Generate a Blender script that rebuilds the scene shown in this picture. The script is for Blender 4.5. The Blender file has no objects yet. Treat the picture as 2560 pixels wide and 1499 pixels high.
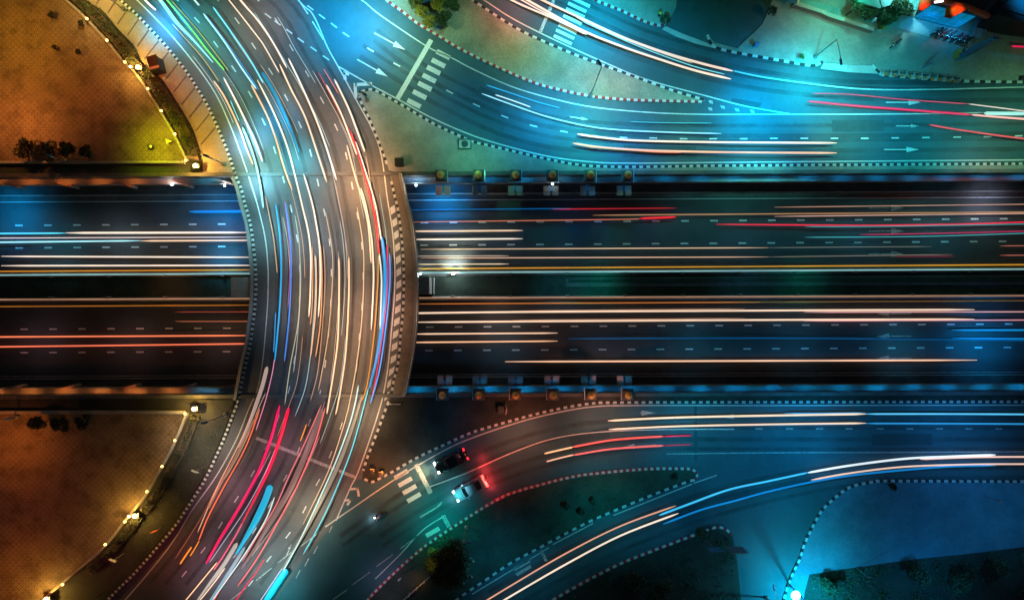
import bpy, math, random
from mathutils import Vector
from mathutils.geometry import tessellate_polygon
random.seed(7)
S = bpy.context.scene
COL = S.collection
H = 92.0            # height of the camera above street level (m)
K = 19.0            # photo pixels per metre at street level
DEEP = -6.5         # underpass road level

def W(px, py, z=0.0):
    k = (H - z) / H / K
    return Vector(((px - 1280) * k, (749.5 - py) * k, z))

def lin(c):
    c = c / 255.0
    return c / 12.92 if c <= 0.04045 else ((c + 0.055) / 1.055) ** 2.4

def rgb(r, g, b):
    return (lin(r), lin(g), lin(b))

# ------------------------------------------------------------------ materials
MATS = {}
def nt(name):
    m = bpy.data.materials.new(name); m.use_nodes = True
    t = m.node_tree; t.nodes.clear()
    out = t.nodes.new('ShaderNodeOutputMaterial')
    b = t.nodes.new('ShaderNodeBsdfPrincipled')
    t.links.new(b.outputs[0], out.inputs[0])
    MATS[name] = m
    return m, t, b, out

def add_noise(t, scale, detail=5, rough=.6, vec=None, sc=None):
    n = t.nodes.new('ShaderNodeTexNoise'); n.inputs['Scale'].default_value = scale
    n.inputs['Detail'].default_value = detail; n.inputs['Roughness'].default_value = rough
    g = t.nodes.new('ShaderNodeNewGeometry')
    src = g.outputs['Position']
    if sc:
        mp = t.nodes.new('ShaderNodeMapping'); mp.inputs['Scale'].default_value = sc
        t.links.new(src, mp.inputs['Vector']); src = mp.outputs[0]
    t.links.new(src, n.inputs['Vector'])
    return n

def ramp(t, src, stops):
    r = t.nodes.new('ShaderNodeValToRGB'); e = r.color_ramp.elements
    while len(e) < len(stops): e.new(0.5)
    for k, (p, c) in enumerate(stops):
        e[k].position = p; e[k].color = (*c, 1)
    t.links.new(src, r.inputs[0]); return r

def mixc(t, a, b, fac, mode='MIX'):
    m = t.nodes.new('ShaderNodeMix'); m.data_type = 'RGBA'; m.blend_type = mode
    for sock, val in ((m.inputs[0], fac), (m.inputs[6], a), (m.inputs[7], b)):
        if hasattr(val, 'is_output'): t.links.new(val, sock)
        elif isinstance(val, (int, float)): sock.default_value = val
        else: sock.default_value = (*val, 1)
    return m.outputs[2]

def surf(name, c, c2=None, rough=.85, scale=.35, fine=9.0, fine_amt=.35, bump=.15, metal=0, spec=.3):
    """two-tone blotchy surface with a fine grain"""
    m, t, b, o = nt(name)
    c2 = c2 or tuple(x * .65 for x in c)
    n1 = add_noise(t, scale); n2 = add_noise(t, fine, 6, .7)
    r1 = ramp(t, n1.outputs[0], [(.36, c2), (.62, c)])
    r2 = ramp(t, n2.outputs[0], [(.3, (1 - fine_amt,) * 3), (.7, (1, 1, 1))])
    col = mixc(t, r1.outputs[0], r2.outputs[0], 1.0, 'MULTIPLY')
    t.links.new(col, b.inputs['Base Color'])
    b.inputs['Roughness'].default_value = rough; b.inputs['Metallic'].default_value = metal
    b.inputs['Specular IOR Level'].default_value = spec
    if bump:
        bp = t.nodes.new('ShaderNodeBump'); bp.inputs['Strength'].default_value = bump; bp.inputs['Distance'].default_value = .04
        t.links.new(n2.outputs[0], bp.inputs['Height']); t.links.new(bp.outputs[0], b.inputs['Normal'])
    return m

def plain(name, c, rough=.5, metal=0, spec=.5, coat=0):
    m, t, b, o = nt(name)
    n = add_noise(t, 6, 4); r = ramp(t, n.outputs[0], [(.3, tuple(x * .82 for x in c)), (.7, c)])
    t.links.new(r.outputs[0], b.inputs['Base Color'])
    b.inputs['Roughness'].default_value = rough; b.inputs['Metallic'].default_value = metal
    b.inputs['Specular IOR Level'].default_value = spec; b.inputs['Coat Weight'].default_value = coat
    return m

def glow(name, c, s, flick=0.0):
    m, t, b, o = nt(name)
    b.inputs['Base Color'].default_value = (*[min(1, x * .3) for x in c], 1)
    b.inputs['Emission Color'].default_value = (*c, 1)
    b.inputs['Emission Strength'].default_value = s
    if flick:
        n = add_noise(t, .13, 3); r = t.nodes.new('ShaderNodeMapRange')
        r.inputs[1].default_value = .3; r.inputs[2].default_value = .7
        r.inputs[3].default_value = s * (1 - flick); r.inputs[4].default_value = s * (1 + flick * .5)
        t.links.new(n.outputs[0], r.inputs[0]); t.links.new(r.outputs[0], b.inputs['Emission Strength'])
    return m

def asphalt(name, a, bcol):
    m, t, b, o = nt(name)
    n1 = add_noise(t, .12, 5); n2 = add_noise(t, 14, 6, .75); n3 = add_noise(t, 1.3, 5, .6)
    r1 = ramp(t, n1.outputs[0], [(.35, a), (.65, bcol)])
    r3 = ramp(t, n3.outputs[0], [(.30, (.72,) * 3), (.48, (1, 1, 1)), (.7, (1.12,) * 3)])
    r2 = ramp(t, n2.outputs[0], [(.3, (.7,) * 3), (.7, (1.1,) * 3)])
    c = mixc(t, r1.outputs[0], r3.outputs[0], 1.0, 'MULTIPLY'); c = mixc(t, c, r2.outputs[0], 1.0, 'MULTIPLY')
    t.links.new(c, b.inputs['Base Color'])
    rr = ramp(t, n3.outputs[0], [(.3, (.55,) * 3), (.7, (.85,) * 3)])
    t.links.new(rr.outputs[0], b.inputs['Roughness'])
    bp = t.nodes.new('ShaderNodeBump'); bp.inputs['Strength'].default_value = .25; bp.inputs['Distance'].default_value = .02
    t.links.new(n2.outputs[0], bp.inputs['Height']); t.links.new(bp.outputs[0], b.inputs['Normal'])
    return m
asphalt('asphalt', (.062, .062, .064), (.098, .097, .095))
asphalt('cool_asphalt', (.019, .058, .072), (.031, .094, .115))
asphalt('deep_asphalt', (.045, .047, .05), (.07, .071, .074))

def paint(name, c, worn=.42):
    m, t, b, o = nt(name)
    n = add_noise(t, 5.5, 6, .75); r = ramp(t, n.outputs[0], [(worn - .1, (.13, .13, .13)), (worn + .06, c)])
    t.links.new(r.outputs[0], b.inputs['Base Color']); b.inputs['Roughness'].default_value = .75
    return m
paint('deep_paint', (.62, .6, .56), .36); paint('road_paint', (.50, .50, .48), .42); paint('worn_paint', (.42, .42, .4), .50)
paint('yellow_paint', (.62, .40, .06), .36)
paint('kerb_white', (.46, .46, .44), .40); plain('kerb_black', (.022, .022, .024), .8); plain('kerb_red', (.36, .018, .022), .7)
surf('paving', (.30, .29, .25), (.22, .215, .19), fine=3.2, fine_amt=.25)
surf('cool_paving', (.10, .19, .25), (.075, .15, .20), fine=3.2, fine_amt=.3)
surf('sand_soil', (.33, .31, .24), (.20, .20, .15), scale=.22, fine=5, fine_amt=.45, bump=.3)
surf('dark_soil', (.055, .055, .045), (.03, .032, .026), scale=.3, fine=6, fine_amt=.6, bump=.5)
surf('grass_soil', (.06, .085, .06), (.03, .05, .036), scale=.35, fine=7, fine_amt=.7, bump=.6)
surf('concrete', (.34, .33, .31), (.26, .255, .24), scale=.5, fine=5, fine_amt=.25)
surf('dark_concrete', (.14, .14, .135), (.09, .09, .088), scale=.5, fine=5, fine_amt=.3)
surf('pale_concrete', (.42, .41, .38), (.34, .335, .31), scale=.4, fine=4, fine_amt=.2)
surf('sidewalk_paving', (.34, .29, .20), (.26, .22, .15), scale=.25, fine=5, fine_amt=.3)
surf('dark_strip', (.13, .10, .08), (.09, .07, .06), scale=2)
surf('bridge_walk', (.22, .18, .14), (.16, .135, .11), scale=.8, fine=6)
surf('green_roof', (.20, .34, .32), (.15, .27, .26), scale=.6, fine=3, rough=.5)
surf('dark_roof', (.035, .042, .055), (.02, .026, .034), scale=.4, fine=3, rough=.6)
surf('blue_roof', (.06, .11, .17), (.045, .085, .13), scale=.5, fine=4, rough=.5)
surf('tile_floor', (.36, .38, .40), (.30, .32, .34), scale=.6, fine=3, rough=.45, fine_amt=.15)
plain('orange_panel', (.75, .16, .04), .45); plain('yellow_panel', (.70, .42, .04), .5)
plain('bark', (.07, .05, .035), .9); plain('metal_grey', (.30, .31, .32), .4, .7); plain('dark_metal', (.04, .042, .045), .45, .6)
plain('pale_metal', (.62, .64, .64), .35, .5); plain('gold_stone', (.72, .42, .11), .5, .1)
plain('pink_stone', (.40, .27, .23), .7); plain('dark_plastic', (.025, .027, .03), .5); plain('tyre', (.018, .018, .018), .85)
plain('kiosk_green', (.018, .034, .03), .6); plain('black_body', (.012, .013, .016), .22, .3, .6, .6); plain('silver_body', (.26, .33, .38), .35, .2, .5, .4)
plain('car_glass', (.012, .015, .018), .08, 0, .8); plain('red_seat', (.30, .02, .04), .4); plain('blue_cloth', (.02, .09, .36), .8)
plain('blue_panel', (.04, .22, .42), .5); plain('white_helmet', (.8, .8, .78), .25); plain('skin', (.32, .20, .14), .6)
plain('dark_cloth', (.03, .03, .045), .9); plain('leaf_yellow', (.34, .27, .03), .7); plain('leaf_olive', (.16, .15, .03), .7)
plain('leaf_green', (.045, .07, .022), .7); plain('leaf_dark', (.022, .032, .016), .75); plain('brick', (.23, .12, .08), .85)

def scale_paving():
    m, t, b, o = nt('scale_paving')
    N = t.nodes; Lk = t.links
    g = N.new('ShaderNodeNewGeometry'); sx = N.new('ShaderNodeSeparateXYZ'); Lk.new(g.outputs['Position'], sx.inputs[0])
    def ma(op, a, c=None):
        n = N.new('ShaderNodeMath'); n.operation = op
        for k, v in enumerate((a, c)):
            if v is None: continue
            if isinstance(v, (int, float)): n.inputs[k].default_value = v
            else: Lk.new(v, n.inputs[k])
        return n.outputs[0]
    w, h = .80, .40
    yy = ma('DIVIDE', ma('ADD', sx.outputs[1], 500.0), h); row = ma('FLOOR', yy); v = ma('MULTIPLY', ma('FRACT', yy), h)
    xs = ma('ADD', ma('DIVIDE', ma('ADD', sx.outputs[0], 500.0), w), ma('MULTIPLY', ma('MODULO', row, 2.0), .5))
    u = ma('MULTIPLY', ma('SUBTRACT', ma('FRACT', xs), .5), w)
    d = ma('SQRT', ma('ADD', ma('MULTIPLY', u, u), ma('MULTIPLY', v, v)))
    ring = ma('FRACT', ma('DIVIDE', d, .19))
    r = ramp(t, ring, [(.0, (.5, .46, .42)), (.45, (.42, .38, .34)), (.62, (1.6, 1.52, 1.4)), (.86, (1.6, 1.52, 1.4)), (1.0, (.5, .46, .42))])
    outer = ma('GREATER_THAN', d, .395)
    n1 = add_noise(t, .16, 5); n2 = add_noise(t, 6, 5, .7)
    base = ramp(t, n1.outputs[0], [(.35, (.155, .12, .085)), (.65, (.235, .18, .125))])
    gr = ramp(t, n2.outputs[0], [(.3, (.72,) * 3), (.7, (1,) * 3)])
    c = mixc(t, base.outputs[0], gr.outputs[0], 1.0, 'MULTIPLY')
    c = mixc(t, c, r.outputs[0], 1.0, 'MULTIPLY')
    n5 = add_noise(t, .42, 6, .65); st = ramp(t, n5.outputs[0], [(.36, (.45, .42, .40)), (.52, (1, 1, 1)), (.75, (1.15, 1.12, 1.05))])
    c = mixc(t, c, (.12, .092, .066), outer)
    c = mixc(t, c, st.outputs[0], .8, 'MULTIPLY')
    Lk.new(c, b.inputs['Base Color']); b.inputs['Roughness'].default_value = .8
    return m
scale_paving()

# ------------------------------------------------------------------ mesh builder
class MB:
    def __init__(s): s.v = []; s.f = []; s.m = []; s.mi = 0
    def face(s, pts, mi=None):
        i = len(s.v); s.v += [tuple(p) for p in pts]; s.f.append(tuple(range(i, i + len(pts)))); s.m.append(s.mi if mi is None else mi)
    def flat(s, poly, z):
        P = [Vector((p[0], p[1], z)) for p in poly]; i = len(s.v); s.v += [tuple(p) for p in P]
        for a, b, c in tessellate_polygon([P]):
            if (P[b] - P[a]).cross(P[c] - P[a]).z < 0: b, c = c, b
            s.f.append((i + a, i + b, i + c)); s.m.append(s.mi)
    def prism(s, poly, z0, z1, bottom=False):
        s.flat(poly, z1)
        if bottom: s.flat(poly, z0)
        area = sum(poly[k][0] * poly[(k + 1) % len(poly)][1] - poly[(k + 1) % len(poly)][0] * poly[k][1] for k in range(len(poly)))
        pp = poly if area > 0 else list(reversed(poly))
        for k in range(len(pp)):
            a, b = pp[k], pp[(k + 1) % len(pp)]
            s.face([(a[0], a[1], z0), (b[0], b[1], z0), (b[0], b[1], z1), (a[0], a[1], z1)])
    def box(s, c, d, rz=0.0):
        """c = centre of the base, d = size"""
        ca, sa = math.cos(rz), math.sin(rz); q = []
        for x, y in ((-.5, -.5), (.5, -.5), (.5, .5), (-.5, .5)):
            X, Y = x * d[0], y * d[1]; q.append((c[0] + X * ca - Y * sa, c[1] + X * sa + Y * ca))
        s.prism(q, c[2], c[2] + d[2], True)
    def frustum(s, c, d0, d1, h, rz=0.0, off=(0, 0)):
        ca, sa = math.cos(rz), math.sin(rz)
        def ring(d, z, o):
            r = []
            for x, y in ((-.5, -.5), (.5, -.5), (.5, .5), (-.5, .5)):
                X, Y = x * d[0] + o[0], y * d[1] + o[1]; r.append((c[0] + X * ca - Y * sa, c[1] + X * sa + Y * ca, z))
            return r
        a = ring(d0, c[2], (0, 0)); b = ring(d1, c[2] + h, off)
        s.face(b); s.face(list(reversed(a)))
        for k in range(4): s.face([a[k], a[(k + 1) % 4], b[(k + 1) % 4], b[k]])
    def ribbon(s, pts, w, z):
        for a, b in zip(sides(pts, w)[:-1], sides(pts, w)[1:]):
            s.face([(*a[1], z), (*b[1], z), (*b[0], z), (*a[0], z)])
    def tube(s, pts, r, n=6, taper=None, squash=1.0):
        P = [Vector(p) for p in pts]; rings = []
        for i, p in enumerate(P):
            d = (P[min(i + 1, len(P) - 1)] - P[max(i - 1, 0)]).normalized()
            up = Vector((0, 0, 1)) if abs(d.z) < .95 else Vector((1, 0, 0))
            sd = d.cross(up).normalized(); u2 = sd.cross(d)
            rr = r(i / (len(P) - 1)) if callable(r) else r
            base = len(s.v)
            for k in range(n):
                a = 2 * math.pi * k / n; q = p + sd * math.cos(a) * rr + u2 * math.sin(a) * rr * squash; s.v.append(tuple(q))
            rings.append(base)
        for a, b in zip(rings[:-1], rings[1:]):
            for k in range(n):
                s.f.append((a + k, a + (k + 1) % n, b + (k + 1) % n, b + k)); s.m.append(s.mi)
        s.f.append(tuple(rings[0] + k for k in reversed(range(n)))); s.m.append(s.mi)
        s.f.append(tuple(rings[-1] + k for k in range(n))); s.m.append(s.mi)
    def lathe(s, prof, c=(0, 0, 0), n=14, axis='z'):
        rings = []
        for r, z in prof:
            base = len(s.v)
            for k in range(n):
                a = 2 * math.pi * k / n
                if axis == 'z': s.v.append((c[0] + r * math.cos(a), c[1] + r * math.sin(a), c[2] + z))
                else: s.v.append((c[0] + r * math.cos(a), c[1] + z, c[2] + r * math.sin(a)))
            rings.append(base)
        for a, b in zip(rings[:-1], rings[1:]):
            for k in range(n):
                q = (a + k, a + (k + 1) % n, b + (k + 1) % n, b + k)
                s.f.append(q if axis == 'z' else tuple(reversed(q))); s.m.append(s.mi)
        for r0, rev in ((rings[0], axis == 'z'), (rings[-1], axis != 'z')):
            idx = [r0 + k for k in range(n)]; s.f.append(tuple(reversed(idx)) if rev else tuple(idx)); s.m.append(s.mi)
    def loft(s, secs):
        """secs = list of equal-length closed point rings"""
        n = len(secs[0]); st = []
        for sec in secs:
            st.append(len(s.v)); s.v += [tuple(p) for p in sec]
        for a, b in zip(st[:-1], st[1:]):
            for k in range(n): s.f.append((a + k, b + k, b + (k + 1) % n, a + (k + 1) % n)); s.m.append(s.mi)
        s.f.append(tuple(st[0] + k for k in range(n))); s.m.append(s.mi)
        s.f.append(tuple(st[-1] + k for k in reversed(range(n)))); s.m.append(s.mi)
    def build(s, name, mats, parent=None, smooth=False, world=False):
        if isinstance(mats, str): mats = [mats]
        off = Vector((0, 0, 0))
        if parent is None:
            xs = [p[0] for p in s.v]; ys = [p[1] for p in s.v]; zs = [p[2] for p in s.v]
            off = Vector(((min(xs) + max(xs)) / 2, (min(ys) + max(ys)) / 2, min(zs)))
        elif world:
            q = parent
            while q: off += q.location; q = q.parent
        me = bpy.data.meshes.new(name)
        me.from_pydata([(p[0] - off.x, p[1] - off.y, p[2] - off.z) for p in s.v], [], s.f)
        for m in mats: me.materials.append(MATS[m])
        me.polygons.foreach_set('material_index', s.m)
        if smooth: me.polygons.foreach_set('use_smooth', [True] * len(me.polygons))
        me.update()
        o = bpy.data.objects.new(name, me); COL.objects.link(o)
        if parent is None: o.location = off
        else: o.parent = parent
        return o

def sides(pts, w):
    out = []
    for i, p in enumerate(pts):
        a = pts[max(i - 1, 0)]; b = pts[min(i + 1, len(pts) - 1)]
        dx, dy = b[0] - a[0], b[1] - a[1]; l = math.hypot(dx, dy) or 1
        nx, ny = -dy / l * w / 2, dx / l * w / 2
        out.append(((p[0] + nx, p[1] + ny), (p[0] - nx, p[1] - ny)))
    return out

def cr(pts, n=6):
    if len(pts) < 3: return [tuple(p) for p in pts]
    P = [pts[0]] + list(pts) + [pts[-1]]; out = []
    for i in range(1, len(P) - 2):
        for k in range(n):
            t = k / n
            out.append(tuple(.5 * (2 * P[i][d] + (P[i + 1][d] - P[i - 1][d]) * t + (2 * P[i - 1][d] - 5 * P[i][d] + 4 * P[i + 1][d] - P[i + 2][d]) * t * t
                       + (3 * P[i][d] - P[i - 1][d] - 3 * P[i + 1][d] + P[i + 2][d]) * t ** 3) for d in range(2)))
    out.append(tuple(pts[-1])); return out

def w2(pts, z=0.0): return [tuple(W(p[0], p[1], z))[:2] for p in pts]

def resample(pts, step):
    out = [pts[0]]; acc = 0.0
    for a, b in zip(pts[:-1], pts[1:]):
        l = math.hypot(b[0] - a[0], b[1] - a[1]); pos = 0.0
        while acc + (l - pos) >= step:
            pos += step - acc; acc = 0.0; t = pos / l
            out.append((a[0] + (b[0] - a[0]) * t, a[1] + (b[1] - a[1]) * t))
        acc += l - pos
    return out

def tag(o, label=None, cat=None, group=None, kind=None):
    for k, v in (('label', label), ('category', cat), ('group', group), ('kind', kind)):
        if v: o[k] = v
    return o
def thing(name, label, cat, loc, rz=0.0, group=None):
    o = bpy.data.objects.new(name, None); COL.objects.link(o); o.empty_display_size = .3
    o.location = loc; o.rotation_euler = (0, 0, rz); return tag(o, label, cat, group)
def copy_tree(o, parent=None):
    c = o.copy(); COL.objects.link(c)
    if parent: c.parent = parent
    for ch in list(o.children): copy_tree(ch, c)
    return c
def struct(mb, name, mats, label, cat):
    return tag(mb.build(name, mats), label, cat, None, 'structure')

def kerb(pts, parent, mats=('kerb_white', 'kerb_black'), block=.47, w=.31, h=.2, name='kerb', smooth=True, z=0.0):
    q = w2(cr(pts) if smooth else pts, z)
    q = resample(q, block / 2); sd = sides(q, w); m = MB()
    for i in range(len(q) - 1):
        m.mi = (i // 2) % 2
        (a0, a1), (b0, b1) = sd[i], sd[i + 1]
        hh = z + h + (.004 if m.mi else 0)
        m.face([(*a1, hh), (*b1, hh), (*b0, hh), (*a0, hh)])
        m.face([(*a0, z - .1), (*a0, hh), (*b0, hh), (*b0, z - .1)]); m.face([(*a1, z - .1), (*b1, z - .1), (*b1, hh), (*a1, hh)])
    for i in (0, len(q) - 1):
        a0, a1 = sd[i]; m.face([(*a0, z - .1), (*a1, z - .1), (*a1, z + h), (*a0, z + h)])
    return m.build(name, list(mats), parent, world=True)

def line_paint(pts, parent, w=.14, mat='road_paint', z=.012, name='edge_line', smooth=True):
    m = MB(); m.ribbon(w2(cr(pts) if smooth else pts, z), w, z); return m.build(name, mat, parent, world=True)
def dash(p, q, parent, w=.15, mat='road_paint', z=.012, name='lane_dash'):
    return line_paint([p, q], parent, w, mat, z, name, False)
def poly_paint(pts, parent, name, mat='road_paint', z=.012):
    m = MB(); m.flat(w2(pts, z), z); return m.build(name, mat, parent, world=True)
def arrow(tail, tip, parent, w=26, mat='road_paint', z=.012, head=.36):
    d = Vector((tip[0] - tail[0], tip[1] - tail[1])); l = d.length; d.normalize(); n = Vector((-d.y, d.x))
    def p(a, b): return (tail[0] + d.x * a + n.x * b, tail[1] + d.y * a + n.y * b)
    hw = w * .25; nk = l * (1 - head)
    return poly_paint([p(0, -1.4), p(nk, -1.4), p(nk, -hw), p(l, 0), p(nk, hw), p(nk, 1.4), p(0, 1.4)], parent, 'road_arrow', mat, z)
def stripe(c, dirn, parent, L=38, w=12, mat='road_paint', z=.012):
    d = Vector(dirn).normalized(); n = Vector((-d.y, d.x)); q = []
    for a, b in ((-.5, -.5), (.5, -.5), (.5, .5), (-.5, .5)): q.append((c[0] + d.x * L * a + n.x * w * b, c[1] + d.y * L * a + n.y * w * b))
    return poly_paint(q, parent, 'crossing_stripe', mat, z)

def lipN(x): return 441 - .0045 * x
def lipS(x): return 990 - .0042 * x

# ------------------------------------------------------------------ traced outlines (photo pixels, turned into street-level metres)
KA = [(110, -185), (220, -80), (301, 0), (339, 34), (383, 80), (423, 124), (464, 176), (491, 217), (518, 261), (542, 312), (559, 352), (576, 396), (589, 437), (603, 471), (612, 507), (623, 544), (631, 585), (635, 622), (638, 652), (640, 690), (640, 730), (637, 778), (632, 815), (626, 859), (615, 906), (602, 974), (597, 999), (576, 1057), (559, 1101), (539, 1145), (515, 1195), (481, 1250), (440, 1311), (393, 1368), (342, 1426), (298, 1470), (271, 1496), (180, 1580), (90, 1660)]
KB = [(897, 237), (908, 268), (921, 291), (938, 332), (955, 376), (969, 413), (979, 454), (989, 498), (993, 512), (999, 547), (1004, 588), (1008, 635), (1010, 683), (1010, 730), (1007, 791), (1002, 839), (999, 879), (994, 917), (985, 950), (979, 988), (972, 1003), (962, 1029), (948, 1067), (931, 1111), (918, 1145), (908, 1178)]
BE = [(1001, 434), (1008, 470), (1014, 500), (1023, 530), (1031, 568), (1036, 615), (1040, 669), (1041, 737), (1039, 805), (1033, 866), (1023, 923), (1013, 974), (1008, 989)]
LE = [(180, -160), (342, 0), (434, 95), (528, 217), (576, 315), (610, 407), (640, 500), (662, 590), (670, 669), (670, 730), (667, 788), (657, 900), (643, 974), (623, 1019), (590, 1100), (540, 1190), (480, 1275), (420, 1370), (312, 1499), (180, 1640)]
RE = [(610, -160), (745, 0), (783, 38), (818, 117), (845, 166), (891, 251), (928, 318), (952, 383), (969, 500), (982, 585), (987, 669), (986, 737), (979, 822), (969, 923), (955, 999), (928, 1087), (894, 1182), (877, 1216), (840, 1300), (760, 1400), (690, 1499), (590, 1640)]
def at_y(pl, y):
    for a, b in zip(pl[:-1], pl[1:]):
        if a[1] <= y <= b[1]: return a[0] + (b[0] - a[0]) * (y - a[1]) / (b[1] - a[1])
    return pl[0][0] if y < pl[0][1] else pl[-1][0]
LEs, REs = cr(LE, 8), cr(RE, 8)
def lane(f, y): return (at_y(LEs, y) * (1 - f) + at_y(REs, y) * f, y)

K0 = [(897, 243), (898, 233), (911, 228), (928, 225), (945, 230), (979, 249), (1013, 268), (1046, 288), (1080, 308), (1114, 325), (1148, 340), (1182, 355), (1216, 363), (1250, 371), (1280, 378), (1348, 394), (1415, 408), (1449, 413), (1483, 416), (1585, 418), (1788, 415), (1920, 414), (2560, 410), (2800, 409)]
K1U = [(1060, -75), (1178, 0), (1280, 66), (1348, 100), (1415, 129), (1483, 156), (1551, 180), (1619, 205), (1686, 229), (1747, 247), (1762, 252)]
K1L = [(900, -60), (965, 0), (1006, 30), (1046, 61), (1097, 91), (1148, 122), (1216, 156), (1280, 185), (1348, 212), (1415, 229), (1483, 242), (1551, 249), (1619, 252), (1754, 255)]
KN1 = [(1400, -48), (1487, 0), (1500, 7), (1551, 27), (1602, 51), (1636, 63), (1654, 64), (1670, 56)]
KN2 = [(1768, 88), (1775, 107), (1788, 119), (1822, 129), (1920, 147), (1988, 159), (2032, 165), (2056, 155)]
KN3 = [(2179, 164), (2201, 186), (2225, 190), (2394, 203), (2560, 206), (2800, 208)]
K5 = [(912, 1196), (931, 1203), (950, 1194), (979, 1179), (1046, 1141), (1114, 1109), (1182, 1079), (1280, 1050), (1331, 1036), (1382, 1024), (1432, 1014), (1483, 1007), (1534, 1005), (1920, 1004), (2560, 1003), (2800, 1003)]
K2U = [(860, 1570), (918, 1499), (962, 1453), (1013, 1405), (1063, 1363), (1114, 1328), (1182, 1284), (1233, 1253), (1280, 1231), (1348, 1211), (1432, 1190), (1517, 1179), (1619, 1171), (1703, 1170), (1731, 1173), (1742, 1185), (1736, 1198)]
K2L = [(1736, 1198), (1717, 1203), (1636, 1233), (1551, 1268), (1483, 1297), (1415, 1331), (1348, 1367), (1280, 1403), (1216, 1446), (1148, 1492), (1050, 1570)]
K3 = [(1270, 1570), (1392, 1492), (1470, 1448), (1551, 1407), (1636, 1373), (1720, 1341), (1778, 1319), (1798, 1316), (1815, 1322), (1830, 1336)]
K4 = [(1950, 1530), (1966, 1470), (1981, 1431), (1998, 1395), (2008, 1363), (2021, 1333), (2038, 1300), (2057, 1270), (2098, 1233), (2130, 1214), (2184, 1203), (2225, 1201), (2560, 1202), (2800, 1202)]
PZN = [(30, -120), (166, 0), (217, 47), (268, 102), (312, 156), (339, 180), (369, 224), (403, 278), (437, 335), (461, 383), (471, 404)]
HGN = [(115, -120), (217, 0), (257, 27), (298, 75), (339, 119), (359, 159), (403, 196), (447, 261), (484, 325), (505, 390), (508, 404)]
PZS = [(470, 1030), (437, 1110), (405, 1170), (367, 1235), (312, 1303), (263, 1365), (200, 1420), (115, 1492), (20, 1580)]

glow('barrier_glow_cool', rgb(136, 188, 190), .95, .25); glow('barrier_glow_warm', rgb(176, 130, 102), .9, .3)  # headlight brightness of the barrier tops, put into emission
# ------------------------------------------------------------------ ground and trench
F = 9000
m = MB()
m.flat(w2([(-F, -F), (F, -F), (F, lipN(F * .3)), (2800, lipN(2800)), (-300, lipN(-300)), (-F, lipN(-300))]), -.03)
m.flat(w2([(-F, F), (F, F), (F, lipS(F * .3)), (2800, lipS(2800)), (-300, lipS(-300)), (-F, lipS(-300))]), -.03)
ground = struct(m, 'ground', 'dark_soil', 'dark bare ground on both sides of the sunken road', 'ground')

def uy(f, x): return f(x)
m = MB(); m.flat(w2([(-3000, 440), (5000, 440), (5000, 990), (-3000, 990)]), DEEP - .05)
struct(m, 'underpass_floor', 'dark_concrete', 'dark concrete bed of the sunken road', 'ground')
UZ = DEEP
def deep_line(p, q, w, mat, parent, name='edge_line'):
    return dash(p, q, parent, w, mat, UZ + .012, name)
roads = []
for (a, b, c, d), lab in ((((-600, 505), (3200, 484), (3200, 674), (-600, 690)), 'upper sunken carriageway, traffic running right'),
                          (((-600, 752), (3200, 738), (3200, 930), (-600, 946)), 'lower sunken carriageway, traffic running left')):
    m = MB(); m.flat(w2([a, b, c, d], UZ), UZ)
    roads.append(struct(m, 'underpass_road', 'deep_asphalt', lab, 'road'))
up, lo = roads
def row(parent, x0, y0, x1, y1, step, mat='road_paint', skip=(585, 1030)):
    x = x0
    while x < x1:
        if not (skip[0] < x < skip[1]):
            y = y0 + (y1 - y0) * (x - x0) / (x1 - x0); deep_line((x - 9.5, y), (x + 9.5, y - .05), .2, 'deep_paint', parent, 'lane_dash')
        x += step
row(up, -25, 564, 2620, 546, 72.4); row(up, -24, 620, 2620, 602.5, 72.3)
row(lo, -12, 823, 2620, 809, 72.4, 'worn_paint'); row(lo, -12, 881.5, 2620, 867.5, 72.3, 'worn_paint')
deep_line((-600, 682), (3200, 659), .22, 'yellow_paint', up); deep_line((-600, 768), (3200, 748), .2, 'yellow_paint', lo)
deep_line((-600, 508), (3200, 490), .14, 'road_paint', up); deep_line((-600, 943), (3200, 927), .13, 'worn_paint', lo)
for y in (520, 577.5, 635): arrow((2172, y), (2260, y - .6), up, 30, 'worn_paint', UZ + .012)
for y in (783, 840, 895): arrow((2279, y), (2191, y + .6), lo, 30, 'worn_paint', UZ + .012)
# retaining walls with a ledge
def wall(lip, sgn, lab):
    t = thing('retaining_wall', lab, 'wall', W(1280, lip(1280), DEEP))
    P = [(-600, lip(-600)), (3200, lip(3200))]
    a, b = w2(P)
    def band(y0, y1, z0, z1, name, mat):
        m = MB(); q = [(a[0], a[1] - sgn * y0), (b[0], b[1] - sgn * y0), (b[0], b[1] - sgn * y1), (a[0], a[1] - sgn * y1)]
        m.prism(q, z0, z1, True); return m.build(name, mat, t, world=True)
    band(-.6, 0, DEEP - .1, -.12, 'wall_face', 'dark_concrete')
    band(-.35, .12, -.12, .22, 'coping', 'dark_concrete')
    band(.0, .75, -2.6, -2.2, 'ledge', 'pale_concrete')
    band(.75, .85, -2.6, -1.75, 'ledge_rim', 'concrete')
    band(.0, 1.5, DEEP - .1, DEEP + .12, 'footpath', 'dark_concrete')
    band(1.5, 1.62, DEEP - .1, DEEP + .25, 'drain_kerb', 'pale_concrete')
    return t
wall(lipN, 1, 'long concrete retaining wall along the upper side of the sunken road')
wall(lipS, -1, 'long concrete retaining wall along the lower side of the sunken road')
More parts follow.
